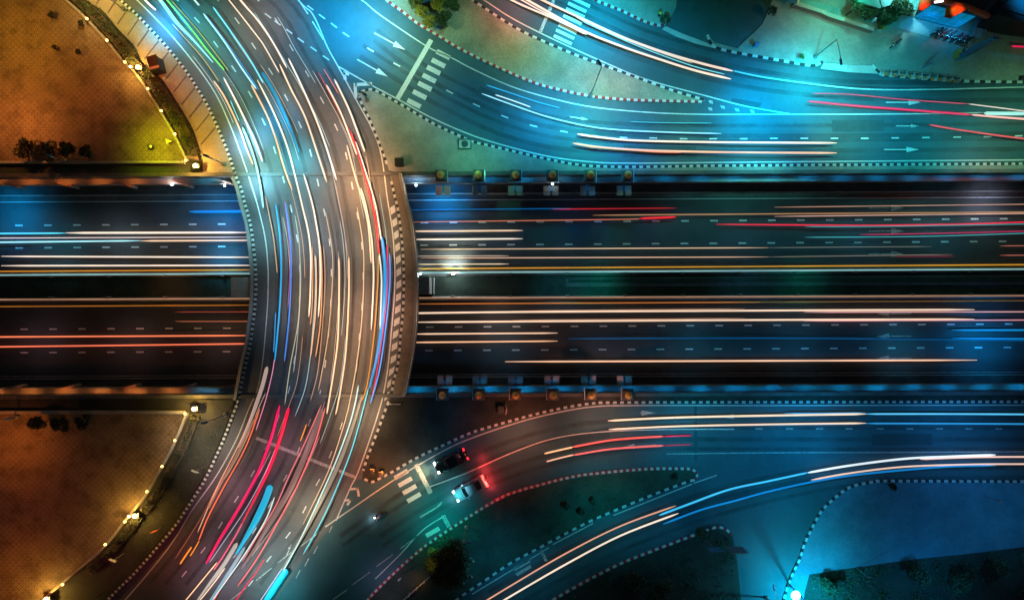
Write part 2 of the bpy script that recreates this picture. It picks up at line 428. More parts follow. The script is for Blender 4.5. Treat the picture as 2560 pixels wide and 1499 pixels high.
# median
m = MB(); m.prism(w2([(-600, 697), (3200, 681), (3200, 733), (-600, 748)], UZ), UZ - .1, UZ + .15)
median = struct(m, 'median_strip', 'grass_soil', 'dark planted strip between the two sunken carriageways', 'ground')
for (y0, y1), lab in (((691, 669), 'pale concrete crash barrier on the upper side of the median'), ((751, 736), 'pale concrete crash barrier on the lower side of the median')):
    t = thing('crash_barrier', lab, 'barrier', W(1280, (y0 + y1) / 2, UZ))
    a, b = w2([(-600, y0), (3200, y1)], UZ + .8); m = MB()
    prof = [(-.30, 0), (-.14, .35), (-.09, .85), (.09, .85), (.14, .35), (.30, 0)]
    m.loft([[(x, y + p[0], UZ + p[1]) for p in prof] for x, y in (a, b)])
    m.build('barrier_wall', 'pale_concrete', t, world=True)
    m = MB(); m.tube([(a[0], a[1], UZ + .9), (b[0], b[1], UZ + .9)], .10, 6); m.build('barrier_glow', 'barrier_glow_cool' if y0 < 700 else 'barrier_glow_warm', t, world=True)  # added glowing tube for the headlight-lit barrier top, no lamp
    for k in range(19):
        x = -8 + 142.6 * k
        if 580 < x < 1045: continue
        p = W(x, y0 + (y1 - y0) * (x + 600) / 3800, UZ); m = MB(); sg = -1 if y0 < 700 else 1
        m.box((p.x, p.y + sg * .22, UZ), (.45, .36, .95)); m.box((p.x, p.y + sg * .22, UZ + .95), (.2, .2, .35)); m.build('barrier_post', 'concrete', t, world=True)
t = thing('planter', 'long raised concrete planter in the median right of the flyover', 'planter', W(2000, 703, UZ))
m = MB(); m.prism(w2([(1415, 694), (3000, 684), (3000, 709), (1415, 716)], UZ + .6), UZ, UZ + .55); m.build('planter_wall', 'dark_concrete', t, world=True)
m = MB(); m.prism(w2([(1421, 698), (2990, 688), (2990, 700), (1421, 707)], UZ + .7), UZ + .5, UZ + .7); m.build('planting', 'grass_soil', t, world=True)

# ------------------------------------------------------------------ roads at street level
KAs, KBs = cr(KA), cr(KB)
m = MB(); m.flat(w2([p for p in KAs] + [(560, 1700), (700, 1560), (860, 1330), (905, 1205)] + list(reversed(KBs)) + [(900, 236), (860, 140), (800, -40), (640, -190)]), 0.0)
curved = struct(m, 'curved_road', 'asphalt', 'wide curving asphalt road sweeping over the underpass', 'road')
m = MB()
m.flat(w2([(610, -185), (745, 0), (783, 38), (818, 117), (845, 166), (897, 236)] + cr(K0)[4:] + [(2800, 207)] + list(reversed(cr(KN3))) + list(reversed(cr(KN2))) + [(1786, 108), (1842, 122), (1905, 62), (2000, -170), (1690, -170)] + list(reversed(cr(KN1))) + [(1300, -170)]), .006)
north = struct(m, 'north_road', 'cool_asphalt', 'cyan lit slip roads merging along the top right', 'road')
m = MB()
m.flat(w2([(845, 1292), (877, 1216), (890, 1200)] + cr(K5) + [(2800, 1750), (420, 1750), (690, 1499), (760, 1400)]), .006)
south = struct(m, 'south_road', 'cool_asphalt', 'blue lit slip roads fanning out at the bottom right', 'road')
# markings of the curved road
line_paint(LE, curved, .15); line_paint([(610, -160), (745, 0), (783, 38), (818, 117), (845, 166), (891, 251), (928, 318), (952, 383), (969, 500), (982, 585), (987, 669), (986, 737), (979, 822), (969, 923), (955, 999), (928, 1087), (894, 1182), (877, 1216), (840, 1300)], curved, .16, z=.014)
for f in (.25, .5, .75):
    pts = w2([lane(f, y) for y in range(-10, 1500, 3)]); q = resample(pts, .5)
    for k in range(0, len(q) - 2, 8):
        m = MB(); m.ribbon(q[k:k + 3], .16, .012); m.build('lane_dash', 'road_paint', curved, world=True)
dash((640, 1094), (888, 1192), curved, .42, 'worn_paint', .016, 'stop_line')
for k in range(16):           # slanting bars between the edge line and the parapet kerb
    y = 512 + k * 31; xa = at_y(REs, y) + 4; xb = at_y(KBs, y) - 7; yb = y + 17
    xa2 = at_y(REs, yb) + 4; xb2 = at_y(KBs, yb) - 7
    poly_paint([(xa, y + 8), (xb, y), (xb2, yb), (xa2, yb + 8)], curved, 'hatch_bar', 'road_paint', .012)
for pts in ([(888, 212), (930, 210)], [(888, 208), (889, 246)], [(858, 182), (873, 186)], [(858, 182), (864, 200)]):
    dash(pts[0], pts[1], north, .42, 'road_paint', .018, 'gore_mark')
for pts in ([(876, 1222), (896, 1220)], [(894, 1218), (897, 1240)], [(860, 1250), (880, 1248)], [(879, 1246), (868, 1262)]):
    dash(pts[0], pts[1], south, .3, 'road_paint', .018, 'gore_mark')
# markings of the north roads
NE = dict(parent=north, z=.018)
line_paint([(845, 166), (928, 213), (996, 249), (1080, 295), (1182, 339), (1280, 369), (1382, 393), (1483, 405), (1585, 408), (1920, 405), (2560, 400), (2800, 399)], w=.17, **NE)
line_paint([(820, -60), (904, 0), (945, 34), (1013, 81), (1077, 122), (1131, 146), (1182, 173), (1280, 217), (1382, 247), (1483, 268), (1619, 281), (1754, 286), (1920, 286), (1980, 286), (2260, 285), (2560, 280), (2800, 277)], w=.15, **NE)
line_paint([(1120, -55), (1209, 0), (1280, 46), (1382, 98), (1517, 159), (1619, 200), (1754, 237), (1856, 264), (1920, 276), (1975, 285)], w=.16, z=.020, parent=north)
line_paint([(1836, 178), (1920, 195), (2089, 217), (2191, 224), (2326, 224), (2560, 218), (2800, 214)], w=.17, **NE)
for (p, q) in (((749, 4), (770, 36)), ((781, 54), (809, 100))): dash(p, q, north, .16, 'road_paint', .018, 'lane_dash')
r1 = [(776, 20), (805, 42), (835, 64), (865, 87), (926, 125), (992, 162), (1124, 230), (1191, 263), (1262, 292), (1334, 315), (1410, 329), (1483, 339), (1559, 344), (1633, 345), (1709, 347), (1783, 347), (1859, 347), (1935, 346), (2011, 346), (2086, 346), (2162, 346), (2238, 345), (2315, 344), (2393, 343), (2469, 342), (2547, 340)]
r2 = [(670, 40), (694, 58), (723, 79), (752, 101), (784, 123), (815, 145)]
for r in (r1, r2):
    for i, p in enumerate(r):
        a = r[max(i - 1, 0)]; b = r[min(i + 1, len(r) - 1)]; d = Vector((b[0] - a[0], b[1] - a[1])).normalized() * 9.5
        dash((p[0] - d.x, p[1] - d.y), (p[0] + d.x, p[1] + d.y), north, .17, 'road_paint', .018)
arrow((936, 83), (1013, 125), north, 30, z=.018); arrow((893, 149), (970, 192), north, 30, z=.018)
arrow((2215, 256), (2303, 256), north, 28, z=.018); arrow((2240, 315), (2298, 315), north, 18, 'worn_paint', .018); arrow((2210, 374), (2298, 374), north, 26, z=.018)
arrow((1425, 292), (1470, 299), north, 16, z=.018); arrow((1460, 336), (1495, 341), north, 14, 'worn_paint', .018)
dash((1078, 100), (994, 247), north, .62, 'road_paint', .020, 'stop_line')
for c in ((1108, 137), (1096, 158), (1084, 176), (1073, 196), (1062, 216), (1049, 237), (1035, 259)): stripe(c, (.89, .45), north, 37, 12, z=.018)
for c in ((1452, 6), (1443, 19), (1438, 33), (1431, 50), (1419, 73), (1413, 86), (1407, 100)): stripe(c, (.9, .42), north, 50, 8, z=.018)
dash((1385, 0), (1350, 82), north, .42, 'worn_paint', .022, 'stop_line')
for p in ((1776, 255), (1775, 273), (1806, 268), (1842, 275), (1880, 279)):
    poly_paint([(p[0] - 6, p[1] - 5), (p[0] + 5, p[1] - 3), (p[0] + 7, p[1] + 5), (p[0] - 2, p[1] + 3)], north, 'gore_mark', 'worn_paint', .018)
# markings of the south roads
SO = dict(parent=south, z=.018)
line_paint([(813, 1316), (877, 1272), (960, 1215), (1040, 1165), (1148, 1107), (1280, 1060), (1382, 1033), (1483, 1016), (1600, 1013), (1920, 1013), (2560, 1012), (2800, 1012)], w=.15, **SO)
line_paint([(1074, 1216), (1165, 1182), (1280, 1131), (1382, 1096), (1500, 1079), (1660, 1073), (1836, 1072)], w=.14, **SO)
for x in (1898, 1974, 2049, 2123, 2200, 2274, 2348, 2422, 2497): dash((x - 9, 1071), (x + 9, 1071), south, .15, 'worn_paint', .018)
line_paint([(1666, 1134), (1920, 1131), (2232, 1130), (2560, 1128)], w=.12, mat='worn_paint', **SO)
for p, q in (((1000, 1371), (1043, 1339)), ((941, 1415), (982, 1385)), ((880, 1461), (925, 1429)), ((833, 1497), (867, 1473)), ((720, 1371), (728, 1360)), ((784, 1383), (794, 1364)), ((762, 1414), (772, 1394)), ((740, 1444), (750, 1424)), ((716, 1388), (726, 1366)), ((823, 1330), (830, 1314)), ((690, 1455), (700, 1436))): dash(p, q, south, .13, 'worn_paint', .018)
for p, q in (((752, 1364), (800, 1328)), ((694, 1406), (738, 1372)), ((640, 1450), (680, 1418)), ((576, 1500), (615, 1468))): dash(p, q, south, .12, 'worn_paint', .022, 'gore_mark')
line_paint([(938, 1446), (1000, 1385), (1057, 1324), (1114, 1287)], w=.14, **SO)
line_paint([(1050, 1292), (1090, 1268), (1105, 1254)], w=.2, mat='worn_paint', **SO)
for c in ((1003, 1185), (1013, 1204), (1024, 1223), (1035, 1243), (1082, 1329)): stripe(c, (.87, -.5), south, 38, 11, z=.018)
dash((1040, 1160), (1077, 1232), south, .62, 'worn_paint', .020, 'stop_line'); dash((1107, 1287), (1123, 1316), south, .55, 'worn_paint', .020, 'stop_line')
for p, q in (((1382, 1360), (1483, 1307)), ((1534, 1287), (1730, 1209)), ((1180, 1484), (1372, 1368)), ((1734, 1207), (1792, 1187))): dash(p, q, south, .13, 'road_paint', .018, 'edge_line')
stripe((1305, 1411), (.87, -.5), south, 46, 9, 'worn_paint', .018); stripe((1309, 1425), (.87, -.5), south, 42, 8, 'worn_paint', .018)
dash((1353, 1375), (1366, 1402), south, .4, 'worn_paint', .018, 'stop_line')
arrow((1600, 1032), (1640, 1031), south, 26, 'worn_paint', .018, .9); arrow((1850, 1040), (1800, 1041), south, 26, 'worn_paint', .018, .7)
arrow((1640, 1111), (1556, 1117), south, 26, 'worn_paint', .018)

def wear_mat(name, c):
    m, t, b, o = nt(name); b.inputs['Base Color'].default_value = (*c, 1); b.inputs['Roughness'].default_value = .7
    n = add_noise(t, .22, 5, .6); r = ramp(t, n.outputs[0], [(.30, (.06,) * 3), (.72, (.42,) * 3)])
    tr = t.nodes.new('ShaderNodeBsdfTransparent'); mx = t.nodes.new('ShaderNodeMixShader')
    t.links.new(r.outputs[0], mx.inputs[0]); t.links.new(tr.outputs[0], mx.inputs[1]); t.links.new(b.outputs[0], mx.inputs[2]); t.links.new(mx.outputs[0], o.inputs[0])
wear_mat('oil_track', (.028, .028, .03)); surf('tar_patch', (.036, .075, .088), (.030, .064, .075), scale=1.2, fine=12); surf('tar_seam', (.03, .03, .032), scale=2)
for f in (.125, .375, .625, .875):
    for o_ in (-.055, .055):
        line_paint([lane(f + o_, y) for y in range(-20, 1500, 40)], curved, .5, 'oil_track', .006, 'tyre_track', False)
for pts in ([(934, 100), (1010, 160), (1120, 225), (1260, 285), (1400, 322), (1600, 338), (1900, 340), (2300, 338), (2700, 332)], [(900, 140), (985, 195), (1100, 265), (1250, 335), (1400, 372), (1600, 380), (1900, 378), (2300, 375), (2700, 372)], [(1290, 10), (1400, 62), (1550, 130), (1700, 178), (1850, 215), (2050, 240), (2300, 250), (2700, 250)], [(1340, -20), (1450, 32), (1600, 100), (1750, 145), (1900, 178), (2150, 205), (2700, 205)]):
    line_paint(pts, north, .6, 'oil_track', .010, 'tyre_track'); line_paint([(p[0] + 8, p[1] - 26) for p in pts], north, .5, 'oil_track', .010, 'tyre_track')
for pts in ([(850, 1340), (1000, 1235), (1180, 1140), (1350, 1080), (1550, 1050), (1900, 1045), (2700, 1045)], [(950, 1340), (1100, 1245), (1250, 1175), (1400, 1130), (1600, 1100), (1900, 1098), (2700, 1098)], [(1220, 1480), (1420, 1370), (1600, 1290), (1800, 1220), (2050, 1170), (2300, 1145), (2700, 1140)], [(1260, 1500), (1450, 1395), (1650, 1310), (1850, 1245), (2080, 1195), (2300, 1172), (2700, 1168)]):
    line_paint(pts, south, .6, 'oil_track', .010, 'tyre_track'); line_paint([(p[0] + 6, p[1] + 24) for p in pts], south, .5, 'oil_track', .010, 'tyre_track')
for P_, q in ((north, [(1560, 362), (1740, 366), (1742, 396), (1556, 392)]), (north, [(1200, 215), (1262, 244), (1250, 268), (1188, 240)]), (north, [(2080, 300), (2210, 300), (2210, 328), (2080, 330)]), (north, [(1830, 245), (1905, 258), (1898, 270), (1826, 257)]), (south, [(1735, 1010), (1742, 1010), (1744, 1150), (1736, 1150)]), (south, [(1420, 1088), (1520, 1066), (1526, 1092), (1428, 1112)]), (south, [(2180, 1085), (2330, 1084), (2331, 1112), (2180, 1113)])):
    poly_paint(q, P_, 'tar_patch', 'tar_patch', .0135)
for y0, xa, xb in ((437, 585, 975), (988, 602, 980)):
    dash((xa, y0), (xb, y0 + 2), curved, .14, 'tar_seam', .0085, 'expansion_joint')
# ------------------------------------------------------------------ islands, pavements, plazas
def island(outline, kerbs, name, mat, lab, cat, z=.15):
    m = MB(); m.prism(w2(outline), -.05, z)
    o = struct(m, name, mat, lab, cat)
    for k in kerbs: kerb(parent=o, **k)
    return o
RW = ('kerb_white', 'kerb_red')
isl0 = island(cr(K0)[2:] + [(2800, lipN(2800) - 3), (1001, lipN(1001) - 3)] + [p for p in reversed(KBs) if p[1] < 432], [dict(pts=K0[:-1]), dict(pts=[p for p in KB if p[1] < 440])],
       'traffic_island', 'paving', 'paved triangle and verge between flyover, slip road and upper wall', 'traffic island')
isl1 = island(cr(K1U) + list(reversed(cr(K1L))), [dict(pts=K1U, block=.6), dict(pts=K1L, mats=RW)], 'traffic_island', 'sand_soil', 'sandy teardrop island with round bushes between the two top slip roads', 'traffic island')
isl5 = island(cr(K5) + [(2800, lipS(2800) + 3), (1006, lipS(1006) + 3), (981, 986)] + [p for p in KBs if p[1] > 990], [dict(pts=K5), dict(pts=[p for p in KB if p[1] > 988])],
       'traffic_island', 'dark_soil', 'dark wedge and verge between flyover, lower wall and bottom slip road', 'traffic island')
isl2 = island(cr(K2U) + cr(K2L)[1:], [dict(pts=K2U, mats=RW, block=.4), dict(pts=K2L, block=.6)], 'traffic_island', 'grass_soil', 'grassy spindle island with red and white upper kerb and a dark tree', 'traffic island')
isl3 = island(cr(K3) + [(1842, 1400), (1852, 1499), (1860, 1570)], [dict(pts=K3, mats=RW, block=.5)], 'traffic_island', 'dark_soil', 'black unlit wedge at the bottom edge right of the middle', 'traffic island')
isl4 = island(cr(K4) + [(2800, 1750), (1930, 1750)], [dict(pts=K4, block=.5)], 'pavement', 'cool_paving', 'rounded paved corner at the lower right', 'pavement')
island([(2022, 1434), (2100, 1422), (2259, 1399), (2420, 1382), (2560, 1365), (2800, 1340), (2800, 1740), (1990, 1740), (2010, 1480)], [], 'planting_bed', 'dark_soil', 'dark overgrown ground at the bottom right corner', 'ground', .2)
island(cr(KN1) + [(1690, 20), (1700, -170), (1300, -170)], [dict(pts=KN1, mats=RW)], 'pavement', 'paving', 'paved corner behind the short red and white kerb at the top', 'pavement')
pvn = island(cr(KN2) + [(2110, 162), (2179, 164)] + cr(KN3) + [(2800, -400), (2060, -400), (1985, -130), (1905, 62), (1842, 122), (1786, 108)], [dict(pts=KN2, block=.7), dict(pts=KN3, block=.7)], 'pavement', 'paving', 'broad paved forecourt area at the top right', 'pavement')
for q, lab in (([(2058, 158), (2120, 163), (2176, 165), (2196, 186), (2120, 182), (2050, 173)], 'pale concrete driveway apron between the two top right kerbs'), ([(1664, 66), (1700, 82), (1768, 108), (1786, 121), (1740, 110), (1690, 92), (1655, 74)], 'pale concrete driveway apron across the mouth of the side street')):
    m = MB(); m.flat(w2(q), .026 if q[0][0] < 2000 else .16); struct(m, 'driveway', 'pale_concrete', lab, 'driveway')
m = MB(); m.prism(w2([(-300, -185), (-60, -185)] + cr(PZN)[0:] + [(470, 404), (-300, 404)]), -.05, .06)
struct(m, 'plaza', 'scale_paving', 'orange lit plaza with fish scale paving at the upper left', 'plaza')
m = MB(); m.prism(w2([(-300, 1032), (464, 1032)] + cr(PZS) + [(-300, 1640)]), -.05, .06)
struct(m, 'plaza', 'scale_paving', 'dim brown plaza with fish scale paving at the lower left', 'plaza')
KAo = [p for p in KAs if p[1] < lipN(590)]
m = MB(); m.prism(w2(list(KAo) + [(590, lipN(590) - 2), (508, lipN(508) - 2)] + list(reversed(cr(HGN)))), -.05, .13)
side = struct(m, 'sidewalk', 'sidewalk_paving', 'yellow lit paved walk between hedge and curved road', 'pavement')
kerb([p for p in KA if p[1] < 1700], side, block=.325, w=.34, h=.22, name='kerb')
m = MB()
hs, ks = resample(w2(cr(HGN)), 1.95), resample(w2(KAo), 1.95)
for i in range(2, min(len(hs), len(ks)) - 1, 1):
    a, b = hs[i], min(ks, key=lambda q: (q[0] - hs[i][0] - 2.6) ** 2 + (q[1] - hs[i][1] - 2.6) ** 2)
    a2 = (a[0] + (b[0] - a[0]) * .1, a[1] + (b[1] - a[1]) * .1); b2 = (a[0] + (b[0] - a[0]) * .93, a[1] + (b[1] - a[1]) * .93)
    m.ribbon([a2, b2], .17 + .1 * random.random(), .136)
m.build('cross_strip', 'dark_strip', side, world=True)  # darker brown strips across the walk
m = MB(); m.prism(w2([(472, 1036)] + cr(PZS)[3:] + [(150, 1640), (100, 1650)] + [(p[0] - 8, p[1]) for p in reversed(KAs) if 1000 < p[1] < 1640] + [(585, 998), (500, 998)]), -.05, .10)
struct(m, 'planting_bed', 'dark_soil', 'dark planted slope between lower left plaza and curved road', 'ground')
for ys, lab in (((404, 410), 'low lit parapet along the lower rim of the upper plaza'), ((1025, 1033), 'low lit parapet along the upper rim of the lower plaza')):
    m = MB(); m.prism(w2([(-300, ys[0] + .5), (464, ys[0]), (464, ys[1] - .5), (-300, ys[1])]), -.3, .55); tag(m.build('parapet_wall', 'concrete'), lab, 'wall')
m = MB(); m.prism(w2([(-300, 422), (468, 422), (475, 437), (-300, 440)]), -.3, .12); struct(m, 'verge', 'grass_soil', 'mossy strip on top of the upper left wall', 'verge')
m = MB(); m.prism(w2([(-300, 993), (490, 991), (470, 1010), (-300, 1012)]), -.3, .12); struct(m, 'verge', 'dark_soil', 'brown strip on top of the lower left wall', 'verge')

# ------------------------------------------------------------------ bridge
br = thing('road_bridge', 'curved bridge deck carrying the road over the underpass', 'bridge', W(820, 740, -1.2))
Lb = [p for p in KAs if 425 < p[1] < 1004]; Rb = cr(BE)
m = MB(); m.prism(w2([(p[0] - 9, p[1]) for p in Lb] + list(reversed(Rb))), -1.3, -.04, True); m.build('deck', 'concrete', br, world=True)
m = MB(); kb = [p for p in KBs if 436 < p[1] < 986]
m.prism(w2([(p[0] + 2, p[1]) for p in kb] + [(p[0] - 4, p[1]) for p in reversed(Rb)]), -.02, .17); m.build('footway', 'bridge_walk', br, world=True)
kerb([p for p in KB if 430 < p[1] < 992], br, block=.44)
q = w2(Rb); sd = sides(q, .34); m = MB()
for (a0, a1), (b0, b1) in zip(sd[:-1], sd[1:]): m.prism([a0, a1, b1, b0], -1.3, .75, True)
m.build('parapet', 'concrete', br, world=True)
m = MB(); m.tube([(p[0], p[1], .95) for p in w2([(p[0] + 3, p[1]) for p in Rb], .9)], .09); m.build('handrail', 'pale_metal', br, True, True)
q = w2([(p[0] - 9, p[1]) for p in Lb if p[1] > 440]); sd = sides(q, .4); m = MB()
for (a0, a1), (b0, b1) in zip(sd[:-1], sd[1:]): m.prism([a0, a1, b1, b0], -1.3, .35, True)
m.build('parapet', 'concrete', br, world=True)
for pts in ([(598, 694), (660, 694), (660, 743), (598, 743)], [(1000, 693), (1084, 693), (1084, 735), (1000, 735)]):
    m = MB(); m.prism(w2(pts, -4.6), DEEP, -4.4, True); m.prism(w2([(p[0] * .985 + 12, p[1]) for p in pts], -4.6), -4.4, -1.3, True); m.build('pier', 'concrete', br, world=True)

# ------------------------------------------------------------------ gold capped pillars on both walls
def pillar(label):
    t = thing('pillar', label, 'pillar', (0, 0, 0), 0, 'gold capped pillars along the underpass walls')
    m = MB(); m.box((0, 0, .16), (1.5, 1.5, .35)); m.box((0, 0, .51), (1.1, 1.1, .5)); m.build('pedestal', 'dark_concrete', t)
    m = MB(); m.lathe([(.30, 0), (.44, .08), (.50, .25), (.44, .48), (.30, .66), (.14, .82), (.05, 1.0)], (0, 0, 1.01), 16); m.build('finial', 'gold_stone', t, True)
    for s in (-1, 1):
        m = MB(); m.frustum((s * .52, -1.45, -3.2), (.35, .4, .4), (.85, 1.3), .95, 0, (s * .06, -.1)); m.build('corbel', 'pink_stone', t)
    m = MB(); m.frustum((0, -1.2, -3.3), (.3, .5), (.5, .9), 1.0); m.build('bracket', 'blue_panel', t)
    m = MB(); m.box((.82, -.1, .1), (.07, 1.6, .6)); m.build('edge_rail', 'pale_metal', t)
    return t
names = ['nearest the flyover', 'second from the flyover', 'third from the flyover', 'fourth from the flyover', 'fifth from the flyover', 'farthest from the flyover']
proto = None
for sgn, xs, y, w_ in ((1, (1102, 1196, 1289, 1381, 1476, 1570), 437, 'upper'), (-1, (1106, 1197, 1289, 1383, 1478, 1571), 987, 'lower')):
    for x, nm in zip(xs, names):
        lab = 'gold capped pillar on the %s wall, %s' % (w_, nm)
        if proto is None: proto = pillar(lab); o = proto
        else: o = copy_tree(proto); o['label'] = lab
        p = W(x, y, 1.0); o.location = (p.x, p.y, 0); o.rotation_euler = (0, 0, 0 if sgn > 0 else math.pi)
# sloping wall brackets on the left part of both walls
first = None
for xs, sgn, lip, w_ in (((30, 165, 312, 455, 580), 1, lipN, 'upper'), ((35, 170, 322, 462, 574), -1, lipS, 'lower')):
    for x, nm in zip(xs, ('leftmost of five', 'second from the left edge', 'middle one of five', 'fourth from the left edge', 'next to the flyover')):
        lab = 'slanting wall strut on the %s left wall, %s' % (w_, nm)
        if first is None:
            first = thing('wall_strut', lab, 'strut', (0, 0, 0), 0, 'slanting struts on the left walls')
            m = MB(); q = [(-1.3, .1), (1.0, -.5), (1.15, -.22), (-1.1, .32)]; m.prism(q, -2.2, -1.6, True); m.build('arm', 'pink_stone', first)
            m = MB(); m.box((1.05, -.36, -3.0), (.3, .3, 1.38)); m.build('arm_end', 'concrete', first); o = first
        else: o = copy_tree(first); o['label'] = lab
        p = W(x, lip(x) + sgn * 20, -2); o.location = (p.x, p.y, 0); o.scale = (1, sgn, 1)

# ------------------------------------------------------------------ ground light: spots, most of them added with no lamp fixture
FIT = {}
PTS = {}
def lamp(px, py, h, target, cone=124, alb=.08, z0=0.0, rad=.25, aim=None, blend=1.0, g=1.0, fit=True):
    c = rgb(*target); mx = max(c) or 1
    l = bpy.data.lights.new('added_spot', 'SPOT'); l.color = tuple(x / mx for x in c)
    l.energy = g * math.pi * mx / alb * 4 * math.pi * h * h; l.spot_size = math.radians(cone); l.spot_blend = blend; l.shadow_soft_size = rad
    o = bpy.data.objects.new('added_spot', l); COL.objects.link(o); p = W(px, py, z0 + h); g0 = W(px, py, z0)
    o.location = (g0.x, g0.y, z0 + h)
    if not aim and cone == 124 and fit and z0 in (0.0, DEEP):
        FIT.setdefault(z0, []).append((o, h)); PTS.setdefault(z0, []).append((px, py, *target, alb, h))
    if aim:
        a = W(aim[0], aim[1], z0); d = Vector((a.x, a.y, z0)) - o.location; o.rotation_euler = d.to_track_quat('-Z', 'Y').to_euler()
    return o
# top right slip roads, cyan
for a in ((840, 40, 11, (0, 140, 175)), (990, 120, 9, (0, 112, 135)), (1130, 240, 9, (0, 62, 66)), (1330, 300, 8, (0, 118, 160)), (1495, 288, 9, (0, 125, 165)),
          (1720, 310, 10, (0, 105, 140)), (1950, 250, 10, (0, 160, 205)), (2180, 290, 10, (0, 80, 98)), (2390, 370, 9, (0, 78, 84)), (2540, 320, 10, (20, 135, 145)),
          (1450, 60, 8, (0, 118, 155)), (1620, 140, 9, (0, 98, 115)), (1790, 60, 10, (0, 50, 66)), (1290, 20, 6, (118, 88, 78)), (680, 40, 8, (20, 70, 75)), (955, 45, 6.5, (0, 150, 190)), (895, 70, 6.5, (0, 130, 165)), (1395, 283, 6.5, (0, 150, 190)), (1465, 318, 6.5, (0, 140, 180)), (1560, 345, 6.5, (0, 120, 150)), (1940, 235, 6.5, (0, 140, 180)), (2020, 205, 6.5, (0, 150, 180)), (1880, 290, 6.5, (0, 120, 150)), (1490, 80, 6.5, (0, 120, 150)), (2100, 320, 6.5, (0, 100, 120))): lamp(*a)
# islands and pavements of the top right
for a in ((1160, 80, 8, (112, 140, 95)), (1330, 150, 8, (120, 160, 120)), (1520, 205, 8, (130, 180, 150)), (1030, 310, 8, (95, 112, 78)), (1190, 390, 7, (60, 112, 92)), (1900, 423, 6, (80, 110, 80)), (2450, 423, 6, (80, 105, 60))): lamp(*a[:4], alb=.28)
for a in ((2040, 95, 9, (70, 165, 150)), (2170, 120, 8, (30, 105, 95)), (1600, 20, 7, (20, 120, 112)), (2420, 170, 7, (40, 62, 48))): lamp(*a[:4], alb=.26)
# curved road, warm grey with cyan patches
for a in ((390, 40, 6, (20, 120, 140)), (490, 80, 6, (95, 135, 130)), (560, 190, 6, (98, 112, 105)), (640, 60, 7, (100, 84, 74)), (600, 300, 6, (110, 165, 172)), (640, 400, 6, (125, 195, 205)), (760, 250, 7, (98, 92, 84)), (700, 230, 5, (40, 100, 115)),
          (860, 330, 6, (118, 90, 74)), (760, 440, 6, (105, 110, 105)), (900, 460, 6, (140, 100, 70)), (680, 560, 6, (75, 120, 122)), (790, 600, 7, (100, 92, 84)), (930, 600, 6, (140, 102, 70)), (800, 760, 7, (118, 88, 68)), (930, 780, 6, (130, 98, 74)), (690, 790, 5, (58, 55, 55)), (622, 352, 3, (110, 180, 195)), (652, 455, 3, (100, 175, 190)), (690, 300, 3.5, (30, 110, 130)), (735, 395, 3.5, (50, 110, 118)), (420, 60, 3.5, (20, 130, 150)), (500, 130, 3.5, (30, 110, 120)),
          (880, 900, 7, (122, 90, 68)), (760, 960, 6, (62, 60, 62)), (900, 1040, 6, (140, 118, 98)), (720, 1120, 6, (84, 68, 74)), (840, 1190, 6, (145, 128, 110)), (640, 1230, 6, (88, 66, 76)), (770, 1280, 6, (128, 118, 104)), (680, 1400, 7, (112, 124, 124)), (560, 1440, 6, (82, 70, 78)), (460, 1400, 6, (62, 28, 26)), (560, 1230, 5, (70, 42, 40))): lamp(*a)
# left plazas and walk, sodium orange
for a in ((60, 90, 12, (128, 78, 26)), (260, 180, 12, (120, 64, 22)), (60, 300, 8, (150, 70, 28)), (300, 330, 8, (92, 60, 20)), (410, 362, 5, (150, 150, 12)), (40, 1110, 7, (175, 98, 36)), (160, 1130, 5, (140, 66, 28)), (100, 1330, 12, (112, 58, 20)), (280, 1180, 10, (72, 34, 18)), (60, 1470, 9, (118, 62, 22))): lamp(*a[:4], alb=.17)
for a in ((270, 10, 7, (172, 140, 66)), (385, 110, 7, (178, 142, 66)), (450, 190, 6, (158, 112, 40)), (520, 310, 6, (170, 130, 46)), (548, 405, 5, (205, 165, 90))): lamp(*a[:4], alb=.30)
# bottom right, blue and teal with a brown patch
for a in ((960, 1200, 6, (150, 104, 72)), (1040, 1160, 5, (120, 82, 58)), (1300, 1090, 7, (96, 64, 50)), (1500, 1050, 7, (98, 78, 66)), (1090, 1290, 6, (0, 84, 80)), (1720, 1080, 9, (0, 72, 92)), (2020, 1080, 10, (0, 78, 108)), (2380, 1080, 10, (0, 68, 106)), (1900, 1200, 11, (0, 78, 108)),
          (1660, 1310, 9, (0, 58, 76)), (1320, 1440, 8, (0, 54, 66)), (900, 1420, 9, (6, 46, 48)), (2000, 1300, 9, (0, 60, 74)), (860, 1330, 5, (88, 84, 70)), (690, 1480, 5, (20, 88, 92))): lamp(*a)
lamp(1500, 1265, 8, (0, 66, 58), alb=.1); lamp(1222, 1380, 7, (14, 56, 58), alb=.1); lamp(970, 1450, 5, (62, 46, 42), alb=.1)
for a in ((2250, 1290, 10, (0, 84, 122)), (2500, 1310, 10, (0, 92, 140)), (2050, 1370, 6, (0, 96, 108))): lamp(*a[:4], alb=.28)
lamp(2300, 1450, 9, (0, 40, 62), alb=.05); lamp(1120, 1060, 7, (16, 26, 30), alb=.05); lamp(520, 1100, 6, (22, 18, 14), alb=.05); lamp(300, 1400, 6, (26, 16, 12), alb=.05)
